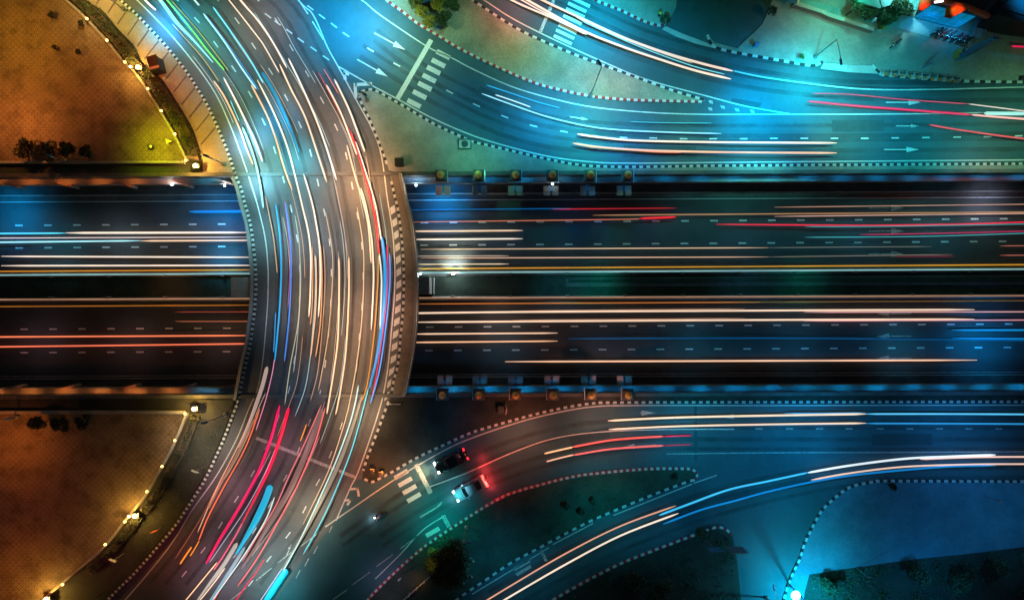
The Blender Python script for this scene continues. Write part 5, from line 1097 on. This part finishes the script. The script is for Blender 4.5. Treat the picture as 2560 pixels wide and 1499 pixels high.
pole_lamp((1476, 240), 0, 11.5, 'tall dark street lamp standing on the tip of the sandy teardrop island', (1498, 158))
pole_lamp((2037, 143), 0, 6.2, 'street lamp with long arm on the top right pavement', (2101, 156))
pole_lamp((566, 1035), 0, 6.2, 'slim street lamp between lower floodlight and curved road', (512, 1056))
pole_lamp((561, 411), 0, 5.2, 'slim street lamp beside the curved road above the upper wall', (516, 390))
pole_lamp((166, 403), 0, 3.6, 'slim street lamp at the upper plaza parapet', (124, 390))
pole_lamp((45, 1040), 0, 3.2, 'slim street lamp at the lower plaza parapet', (22, 1046))
pole_lamp((1166, 1316), 0, 6.0, 'slim street lamp on the left part of the spindle island', (1170, 1354))
pole_lamp((1916, 1492), 0, 5.0, 'curved slim street lamp left of the blazing cyan one', (1935, 1467))
pole_lamp((309, 24), 0, 4.5, 'slim street lamp at the top of the yellow walk', (283, -2))
pole_lamp((918, 250), 0, 4.0, 'slim street lamp in the nose of the paved triangle', (912, 236))
t = thing('street_lamp', 'blazing cyan white street lamp at the bottom edge', 'street lamp', W(1975, 1462)); m = MB(); b = t.location; top = W(1990, 1488, 7.2) - b
m.lathe([(.25, 0), (.12, .3), (.09, .6)], n=10); m.tube([(0, 0, .5), (0, 0, 6.9), (top.x * .6, top.y * .6, 7.15), (top.x, top.y, 7.1)], .08, 8); m.build('pole', 'metal_grey', t, True)
m = MB(); m.lathe([(.2, 6.95), (.5, 7.0), (.56, 7.12), (.46, 7.3), (.2, 7.42), (.03, 7.45)], (top.x, top.y, 0), 18); m.build('lamp_head', 'lamp_cyan', t, True)
lamp(1995, 1498, 6.6, (0, 190, 235), 160, .1)
q = W(1990, 1488, 8.4); point((q.x, q.y, 8.3), (.2, .8, 1), 650)
def sign(base, ang, lab, hgt, panel, sz, mat2='metal_grey'):
    b = W(*base); t = thing('road_sign', lab, 'sign', (b.x, b.y, .1), ang); m = MB(); m.tube([(0, 0, 0), (0, 0, hgt)], .05, 7); m.build('post', 'metal_grey', t)
    m = MB(); m.box((0, .07, hgt - sz[1]), (sz[0], .06, sz[1])); m.build('sign_panel', panel, t); return t
sign((2300, 175), 0.6, 'blue road sign on a white post behind the top right kerb', 2.6, 'blue_panel', (1.0, 1.2))
sign((403, 1318), 0.3, 'small orange backed sign beside the curved road at lower left', 2.0, 'orange_panel', (.8, .9))
sign((511, 1166), -.4, 'grey sign by the curved road kerb below the lower floodlight', 3.0, 'pale_metal', (.9, .5))
sign((312, 1381), -.4, 'grey sign by the curved road near the lower left corner', 3.0, 'pale_metal', (.9, .5))
sign((1765, 1345), .1, 'big dim sign board on the black wedge, left one', 5.0, 'blue_panel', (1.6, 1.4)); sign((1815, 1345), 0, 'big dim sign board on the black wedge, right one', 5.5, 'metal_grey', (2.2, 2.4))
sign((1007, 1432), .5, 'small signal box on a post on the spindle island', 2.2, 'pale_metal', (.5, .6)); sign((1066, 1400), 1.2, 'blue sign on a pale post beside the large dark tree', 2.6, 'blue_panel', (.6, .6))
sign((2460, 1238), .4, 'slim pale sign on the rounded paved corner', 3.0, 'metal_grey', (.5, .4)); sign((2140, 1418), .2, 'slim pale sign where paving meets the dark corner', 3.4, 'metal_grey', (.5, .4))
t = thing('traffic_signal', 'post with a small red light at the bottom left', 'traffic light', W(262, 1478)); m = MB(); m.tube([(0, 0, 0), (0, 0, 3.1)], .06, 8); m.build('post', 'dark_metal', t)
m = MB(); m.box((0, 0, 2.6), (.3, .28, .8)); m.build('housing', 'dark_plastic', t); m = MB(); m.lathe([(.13, 3.4), (.17, 3.44), (.13, 3.55), (.03, 3.6)], n=12); m.build('lens', 'lamp_red', t, True)
t = thing('utility_pole', 'broad leaning looking pole rising right of the forecourt', 'pole', W(2393, 147)); m = MB(); m.frustum((0, 0, 0), (.9, .55), (.7, .4), 7.4); m.build('pole', 'blue_panel', t); m = MB(); m.tube([(-.8, .2, 7.5), (.8, -.2, 7.5)], .06); m.build('crossarm', 'metal_grey', t)
t = thing('meter_box', 'yellow cabinet at the foot of the broad pole', 'cabinet', W(2386, 141)); m = MB(); m.box((0, 0, .15), (.42, .95, .9), -.12); m.build('cabinet_body', 'yellow_panel', t); m = MB(); m.box((.03, 0, 1.05), (.5, 1.05, .08), -.12); m.build('cabinet_lid', 'yellow_panel', t); m = MB(); m.box((.55, .2, .15), (.1, .8, 1.2), -.12); m.build('side_flag', 'red_seat', t)
# railing with orange feet behind the top right kerb
t = thing('railing', 'low black railing with orange feet along the top right kerb', 'railing', W(2300, 186, .15))
for k in range(11):
    a = W(2206 + 19.2 * k, 177.5 + 1.75 * k, .6); m = MB(); m.box((a.x - t.location.x, a.y - t.location.y - .18, 0), (.06, .62, .85)); m.build('rail_post', 'pale_metal', t)
    if k < 10:
        b = W(2216 + 19.2 * k, 186 + 1.75 * k, .3); m = MB(); m.frustum((b.x - t.location.x, b.y - t.location.y, .0), (.5, .36), (.42, .26), .22); m.build('foot', 'orange_panel', t)
a, b = W(2206, 178, .8), W(2399, 196, .8); m = MB(); m.tube([(a.x - t.location.x, a.y - t.location.y, .8), (b.x - t.location.x, b.y - t.location.y, .8)], .05); m.tube([(a.x - t.location.x, a.y - t.location.y, .45), (b.x - t.location.x, b.y - t.location.y, .45)], .04); m.build('top_rail', 'dark_metal', t)
# fence with bright rail, bottom island
t = thing('guard_rail', 'bright guard rail left of the large dark tree at the bottom', 'railing', W(1045, 1468, .15)); P0, P1 = W(1078, 1437, .8), W(985, 1520, .8); L0 = t.location
m = MB(); m.tube([P0 - Vector((L0.x, L0.y, L0.z)), P1 - Vector((L0.x, L0.y, L0.z))], .07); m.build('rail', 'pale_metal', t)
for k in range(6):
    q = P0.lerp(P1, k / 5.0); m = MB(); m.box((q.x - L0.x, q.y - L0.y - .12, 0), (.12, .2, .66)); m.build('rail_post', 'pale_metal', t)
lamp(1046, 1452, 2.0, (226, 150, 90), 100, .5, .1, g=.30); lamp(1085, 1375, 8, (150, 130, 50), 44, .2, g=.1)  # unseen spots added to brighten the rail and bush
t = thing('guard_rail', 'short cyan fence of two rails beside the bushes on the sandy island', 'railing', W(1126, 45, .15)); L0 = t.location
for p0, p1 in (((1142, 30), (1129, 44)), ((1126, 48), (1112, 63)), ((1136, 2), (1126, 8))):
    a, b = W(*p0, .9), W(*p1, .9); m = MB(); m.tube([a - L0, b - L0], .06); m.build('rail', 'pale_metal', t)
    for q in (a, b): m = MB(); m.tube([(q.x - L0.x, q.y - L0.y, 0), (q.x - L0.x, q.y - L0.y, .78)], .04); m.build('rail_post', 'pale_metal', t)
t = thing('railing', 'circle of pale hoops round the large dark tree', 'railing', W(1126, 1414, .15)); L0 = t.location
for k, (x0, y0, x1, y1) in enumerate(((1113, 1365, 1120, 1374), (1122, 1376, 1128, 1382), (1141, 1367, 1148, 1370), (1153, 1371, 1166, 1382), (1172, 1390, 1185, 1404), (1172, 1411, 1175, 1413), (1166, 1427, 1169, 1430), (1176, 1437, 1181, 1444), (1158, 1457, 1161, 1460), (1092, 1382, 1098, 1385))):
    a, b = W(x0, y0, .9), W(x1, y1, .9); d = b - a; m = MB(); m.tube([a - L0, b - L0], .07); m.tube([(a.x - L0.x, a.y - L0.y, 0), a - L0], .04); m.tube([(b.x - L0.x, b.y - L0.y, 0), b - L0], .04); m.build('hoop', 'pale_metal', t)
# boxes, planters and bollards
t = thing('utility_box', 'dark green square cabinet at the corner above the upper wall', 'cabinet', W(1000, 408, .15)); m = MB(); m.box((0, 0, 0), (1.0, 1.0, .9), .05); m.build('cabinet_body', 'dark_plastic', t); m = MB(); m.frustum((0, 0, .9), (1.1, 1.1), (.9, .9), .14, .05); m.build('cabinet_lid', 'dark_metal', t)
t = thing('planter', 'square stone planter with a round dark hole on the paved triangle', 'planter', W(1162, 361, .15)); m = MB()
for q in ((0, .62, 1.75, .12), (0, -.62, 1.75, .12), (-.82, 0, .12, 1.15), (.82, 0, .12, 1.15)): m.box((q[0], q[1], 0), (q[2], q[3], .35))
m.build('frame', 'dark_plastic', t); m = MB(); m.box((0, 0, 0), (1.5, 1.1, .22)); m.build('slab', 'pale_concrete', t); m = MB(); m.lathe([(.42, .2), (.44, .26), (.3, .28), (.03, .28)], n=18); m.build('cover', 'dark_plastic', t, True)
t = thing('kiosk', 'dark tilted box shaped kiosk on the yellow walk', 'kiosk', W(402, 170, .13), .25); m = MB(); m.box((0, 0, 0), (1.15, 1.7, 2.0)); m.build('kiosk_body', 'dark_plastic', t); m = MB(); m.frustum((0, 0, 2.0), (1.35, 1.9), (1.2, 1.75), .14); m.build('kiosk_roof', 'kiosk_green', t)
m = MB(); m.box((.1, -.7, 2.15), (1.2, .3, .06)); m.build('roof_plate', 'pale_metal', t)
t = thing('litter_bin', 'dark bin with a pale lid on the yellow green lit plaza', 'bin', W(382, 369, .06)); m = MB(); m.lathe([(.24, 0), (.28, .1), (.31, .8), (.28, .84)], n=14); m.build('bin_body', 'dark_plastic', t, True); m = MB(); m.lathe([(.16, .85), (.2, .88), (.16, .95), (.04, .98)], (.14, -.05, 0), 12); m.build('lid', 'pale_metal', t, True)
t = thing('info_board', 'small grey wedge shaped board on the upper plaza', 'board', W(425, 354, .06), .4); m = MB(); m.prism([(-.3, -.35), (.45, -.25), (-.2, .45)], .5, .62, True); m.build('board', 'metal_grey', t); m = MB(); m.tube([(0, 0, 0), (0, 0, .5)], .05); m.build('post', 'dark_metal', t)
for x, y, lab in ((934, 1170, 'left'), (955, 1177, 'right')):
    t = thing('bollard', 'dark box bollard with gold lit top at the lower gore, %s one' % lab, 'bollard', W(x, y, .15), .1); m = MB(); m.box((0, -.25, 0), (.55, .75, .75)); m.build('body', 'dark_plastic', t); m = MB(); m.box((0, .12, .75), (.6, .14, .1)); m.box((.22, -.05, .75), (.14, .3, .1)); m.build('cap', 'gold_stone', t)
t = thing('bollard', 'yellow topped bollard at the tip of the red and white kerb', 'bollard', W(1648, 39, .15)); m = MB(); m.lathe([(.2, 0), (.17, .1), (.14, .8)], n=12); m.build('post', 'dark_metal', t, True); m = MB(); m.lathe([(.14, .8), (.26, .86), (.24, 1.0), (.05, 1.1)], n=12); m.build('cap', 'yellow_panel', t, True)
t = thing('litter_bin', 'small blue bin behind the kerb left of the long arm lamp', 'bin', W(1886, 116, .15)); m = MB(); m.frustum((0, 0, 0), (.4, .4), (.52, .52), .9); m.build('bin_body', 'blue_panel', t); m = MB(); m.frustum((0, 0, .9), (.58, .58), (.4, .4), .12); m.build('lid', 'blue_panel', t)
t = thing('planter', 'black rectangular trough at the right end of the top right kerb', 'planter', W(2558, 199, .15)); m = MB(); m.box((0, 0, 0), (1.2, .35, .5)); m.build('trough', 'dark_plastic', t); m = MB(); m.box((0, 0, .5), (1.1, .25, .06)); m.build('soil', 'dark_soil', t)
t = thing('drain_box', 'dark hooded drain box on the dark wedge above the bottom road', 'drain', W(1258, 1022, .15)); m = MB(); m.box((-.3, 0, 0), (.8, 1.0, .7)); m.build('box', 'dark_plastic', t); m = MB(); m.tube([(.3, .7, .6), (.42, .2, .75), (.42, -.3, .75), (.32, -.6, .6)], .09); m.build('pipe', 'pink_stone', t, True)
t = thing('barrier_rail', 'short pale rail sticking out from the flyover corner', 'rail', W(988, 1008, .15)); m = MB(); m.tube([(-.75, 0, .6), (.75, -.02, .6)], .05); m.build('rail', 'pale_metal', t); m = MB(); m.tube([(.7, 0, 0), (.7, 0, .6)], .04); m.tube([(-.6, 0, 0), (-.6, 0, .6)], .04); m.build('rail_post', 'pale_metal', t)

# ------------------------------------------------------------------ shop and roofs at the top right
def quad_at(pts, z): return w2(pts, z)
glow('shopfront_glass', rgb(6, 150, 205), .62, .35)
m = MB(); m.prism(w2([(2276, 44), (2250, 58), (2246, 70), (2312, 89), (2424, 117), (2436, 100), (2420, 80)], .18), .1, .18); struct(m, 'forecourt', 'tile_floor', 'bright cyan lit tiled forecourt of the shop', 'forecourt')
sh = thing('shop_building', 'shop with orange gabled canopy, glowing cyan front and dark flat roof', 'shop', W(2420, -20, 0))
ZF = 4.5
fa, fb = W(2334, 8, ZF), W(2446, 37, ZF); ba, bb = W(2400, -150, ZF), W(2560, -100, ZF)
m = MB(); m.prism([(fa.x + .1, fa.y + .1), (fb.x + .1, fb.y + .1), (bb.x, bb.y), (ba.x, ba.y)], 0, ZF + .2); m.build('wall', 'dark_roof', sh, world=True)
m = MB(); m.prism([(fa.x - .1, fa.y + .25), (fb.x + .35, fb.y + .25), (bb.x, bb.y), (ba.x, ba.y)], ZF + .22, ZF + .34); m.build('roof', 'dark_roof', sh, world=True)
d_ = (fb - fa).normalized(); nrm = Vector((d_.y, -d_.x, 0))
m = MB(); a = fa + nrm * .02; b = fb + nrm * .02; m.face([(a.x, a.y, .25), (b.x, b.y, .25), (b.x, b.y, 4.1), (a.x, a.y, 4.1)]); m.build('shopfront', 'shopfront_glass', sh, world=True)
m = MB()
for z_ in (.2, 1.0, 1.55, 2.1, 4.1): m.tube([(a.x + nrm.x * .05, a.y + nrm.y * .05, z_), (b.x + nrm.x * .05, b.y + nrm.y * .05, z_)], .035, 4)
for k in range(7):
    q = a.lerp(b, k / 6); m.tube([(q.x + nrm.x * .05, q.y + nrm.y * .05, .2), (q.x + nrm.x * .05, q.y + nrm.y * .05, 4.1)], .035, 4)
m.build('mullions', 'blue_panel', sh, world=True)
q = w2([(2332, 0), (2362, 4), (2420, 17), (2474, 41)], 5.0); sd = sides(q, .36); m = MB()
for (a0, a1), (b0, b1) in zip(sd[:-1], sd[1:]): m.prism([a0, a1, b1, b0], 4.45, 5.2, True)
m.build('fascia', 'orange_panel', sh, world=True)
for pts in ([(2302, -6), (2295, 25), (2306, 27), (2331, 10), (2338, -6)], [(2392, 14), (2366, 19), (2362, 43), (2377, 46), (2422, 21)]):
    m = MB(); m.prism(w2(pts, 5.3), 5.2, 5.34, True); m.build('gable', 'orange_panel', sh, world=True)
m = MB(); m.flat(w2([(2368, 20), (2390, 20), (2378, 36), (2363, 42)], 5.35), 5.35); m.build('gable_face', 'yellow_panel', sh, world=True)
m = MB(); a, b = W(2337, 6, 5.3), W(2357, 3, 5.3); m.tube([a, b], .14); m.build('sign_lamp', 'sign_white', sh, world=True)
m = MB(); m.prism(w2([(2449, 42), (2474, 43), (2459, 93), (2436, 92), (2424, 112), (2420, 110)], .5), .18, .46); m.build('ramp', 'tile_floor', sh, world=True)
for p0, p1 in (((2449, 42), (2434, 90)), ((2475, 44), (2459, 94)), ((2449, 42), (2474, 43))):
    m = MB(); m.tube([W(*p0, .6), W(*p1, .6)], .07); m.build('ramp_rail', 'pale_metal', sh, world=True)
lamp(2300, 66, 3.2, (10, 104, 140), 140, .3); lamp(2375, 92, 3.2, (10, 96, 136), 140, .3); lamp(2452, 72, 3, (20, 175, 205), 120, .3); lamp(2330, 69, 7.6, (236, 120, 60), 52, .5, rad=.1, g=.11); lamp(2250, 58, 7.6, (200, 84, 44), 50, .5, rad=.1, g=.11)  # unseen spots added over forecourt, ramp and orange gables
rb = thing('roofed_shed', 'shed with ribbed teal metal roof left of the orange shop', 'shed', W(2260, -20, 0))
m = MB(); m.prism(w2([(2238, -60), (2305, -60), (2293, 24), (2268, 18), (2240, -2)], 3.4), 0, 3.3); m.build('wall', 'concrete', rb, world=True)
m = MB(); m.prism(w2([(2236, -64), (2308, -64), (2294, 26), (2266, 20), (2236, -2)], 3.5), 3.32, 3.42)
for k in range(12):
    x = 2243 + 5 * k; m.tube([W(x + 2, -60, 3.47), W(x - 3 + k * .2, 8 + k * 1.1, 3.47)], .05, 5)
m.build('roof', 'green_roof', rb, world=True)
rp = thing('house', 'house with pale mint roof behind the trees at the top edge', 'house', W(2190, -20, 0)); m = MB(); m.prism(w2([(2140, -80), (2234, -80), (2230, 8), (2200, 18), (2150, 2)], 3.6), 0, 3.5); m.build('wall', 'concrete', rp, world=True)
m = MB(); m.prism(w2([(2136, -84), (2235, -84), (2232, 10), (2200, 21), (2146, 4)], 3.7), 3.52, 3.62); m.prism(w2([(2180, -84), (2190, -84), (2212, 15), (2206, 18)], 3.8), 3.63, 3.75); m.build('roof', 'green_roof', rp, world=True)
lamp(2225, -2, 9, (110, 225, 225), 90, .3); lamp(2090, 25, 7, (20, 150, 130), 110, .26)
rd2 = thing('warehouse', 'dark warehouse with blue ribbed roof at the top right corner', 'warehouse', W(2560, 20, 0)); m = MB(); m.prism(w2([(2492, 36), (2508, 22), (2560, -40), (2700, -60), (2700, 70), (2560, 52)], 4.6), 0, 4.5); m.build('wall', 'dark_roof', rd2, world=True)
m = MB(); m.prism(w2([(2508, 20), (2560, -44), (2700, -64), (2700, 58), (2560, 36)], 4.8), 4.52, 4.66); m.build('roof', 'blue_roof', rd2, world=True)
m = MB()
for k in range(9): m.tube([W(2512 + k * 9, 24 + k * 2.3, 4.6), W(2500 + k * 9, 36 + k * 2.6, 4.0)], .06, 5)
m.prism(w2([(2506, 24), (2700, 66), (2700, 74), (2496, 36)], 4.2), 4.05, 4.15, True); m.build('awning', 'blue_roof', rd2, world=True); lamp(2540, 10, 12, (0, 70, 105), 70, .1)
bw = thing('boundary_wall', 'long brown garden wall slanting along the top right pavement', 'wall', W(2080, 44, .15)); m = MB(); m.ribbon(w2([(1983, 10), (2052, 31), (2070, 40), (2182, 76)], 1.1), .01, 0)
q = w2([(1983, 10), (2052, 31), (2070, 40), (2182, 76)], .8); sd = sides(q, .4); m = MB()
for (a0, a1), (b0, b1) in zip(sd[:-1], sd[1:]): m.prism([a0, a1, b1, b0], .1, 1.1)
m.build('brickwork', 'brick', bw, world=True); q2 = sides(q, .5); m = MB()
for (a0, a1), (b0, b1) in zip(q2[:-1], q2[1:]): m.prism([a0, a1, b1, b0], 1.1, 1.16)
m.build('coping', 'pale_concrete', bw, world=True)
ln = MB(); ln.flat(w2([(1990, -6), (2060, 12), (2250, 62), (2246, 72), (2185, 70), (2070, 34), (1986, 6)]), .165); struct(ln, 'path', 'green_roof', 'smooth teal strip behind the long brown wall', 'path')
t = thing('stall', 'blue canopy stall with white fringe at the left end of the brown wall', 'stall', W(1968, 12, .15), -.3); m = MB(); m.frustum((0, 0, 2.0), (1.3, 1.2), (.9, .8), .3); m.build('canopy', 'blue_panel', t); m = MB(); m.box((.7, 0, 1.9), (.25, 1.3, .35)); m.build('fringe', 'white_helmet', t); m = MB()
for a in (-.5, .5):
    for b in (-.5, .5): m.tube([(a, b, 0), (a, b, 2.05)], .04, 6)
m.build('posts', 'metal_grey', t)
for x, y, mt, lab in ((2196, 66, 'white_helmet', 'pale sack at the end of the brown wall'), (2206, 70, 'yellow_panel', 'orange crate at the end of the brown wall')):
    t = thing('sack' if 'sack' in lab else 'crate', lab, 'sack' if 'sack' in lab else 'crate', W(x, y, .15), .4); m = MB()
    if 'sack' in lab: m.lathe([(.2, 0), (.34, .1), (.36, .3), (.24, .5), (.1, .58), (.14, .64)], n=12); m.build('bag', mt, t, True)
    else:
        m.box((0, 0, 0), (.6, .4, .05))
        for q in ((0, .19, .6, .03), (0, -.19, .6, .03), (.29, 0, .03, .36), (-.29, 0, .03, .36)): m.box((q[0], q[1], .05), (q[2], q[3], .3))
        m.build('slats', mt, t)

# ------------------------------------------------------------------ sky, moon, camera
w = bpy.data.worlds.new('World'); S.world = w; w.use_nodes = True; t = w.node_tree
bg = t.nodes['Background']; sk = t.nodes.new('ShaderNodeTexSky'); sk.sky_type = 'NISHITA'; sk.sun_disc = False
EL, RO = math.radians(-1.0), math.radians(60)
sk.sun_elevation = EL; sk.sun_rotation = RO; t.links.new(sk.outputs[0], bg.inputs[0]); bg.inputs[1].default_value = .10
l = bpy.data.lights.new('sun', 'SUN'); l.energy = .03; l.angle = math.radians(10); l.color = (.6, .85, 1)
o = bpy.data.objects.new('sun', l); COL.objects.link(o); o.rotation_euler = (math.radians(30), 0, math.radians(60)); o.location = (0, 0, 60)
cam = bpy.data.cameras.new('camera'); cam.sensor_width = 36; cam.lens = 36 * H / (2560 / K); cam.clip_start = 1; cam.clip_end = 4000
o = bpy.data.objects.new('camera', cam); COL.objects.link(o); o.location = (0, 0, H); o.rotation_euler = (0, 0, 0); S.camera = o
S.view_settings.view_transform = 'Standard'; S.view_settings.look = 'None'; S.view_settings.exposure = 0; S.view_settings.gamma = 1
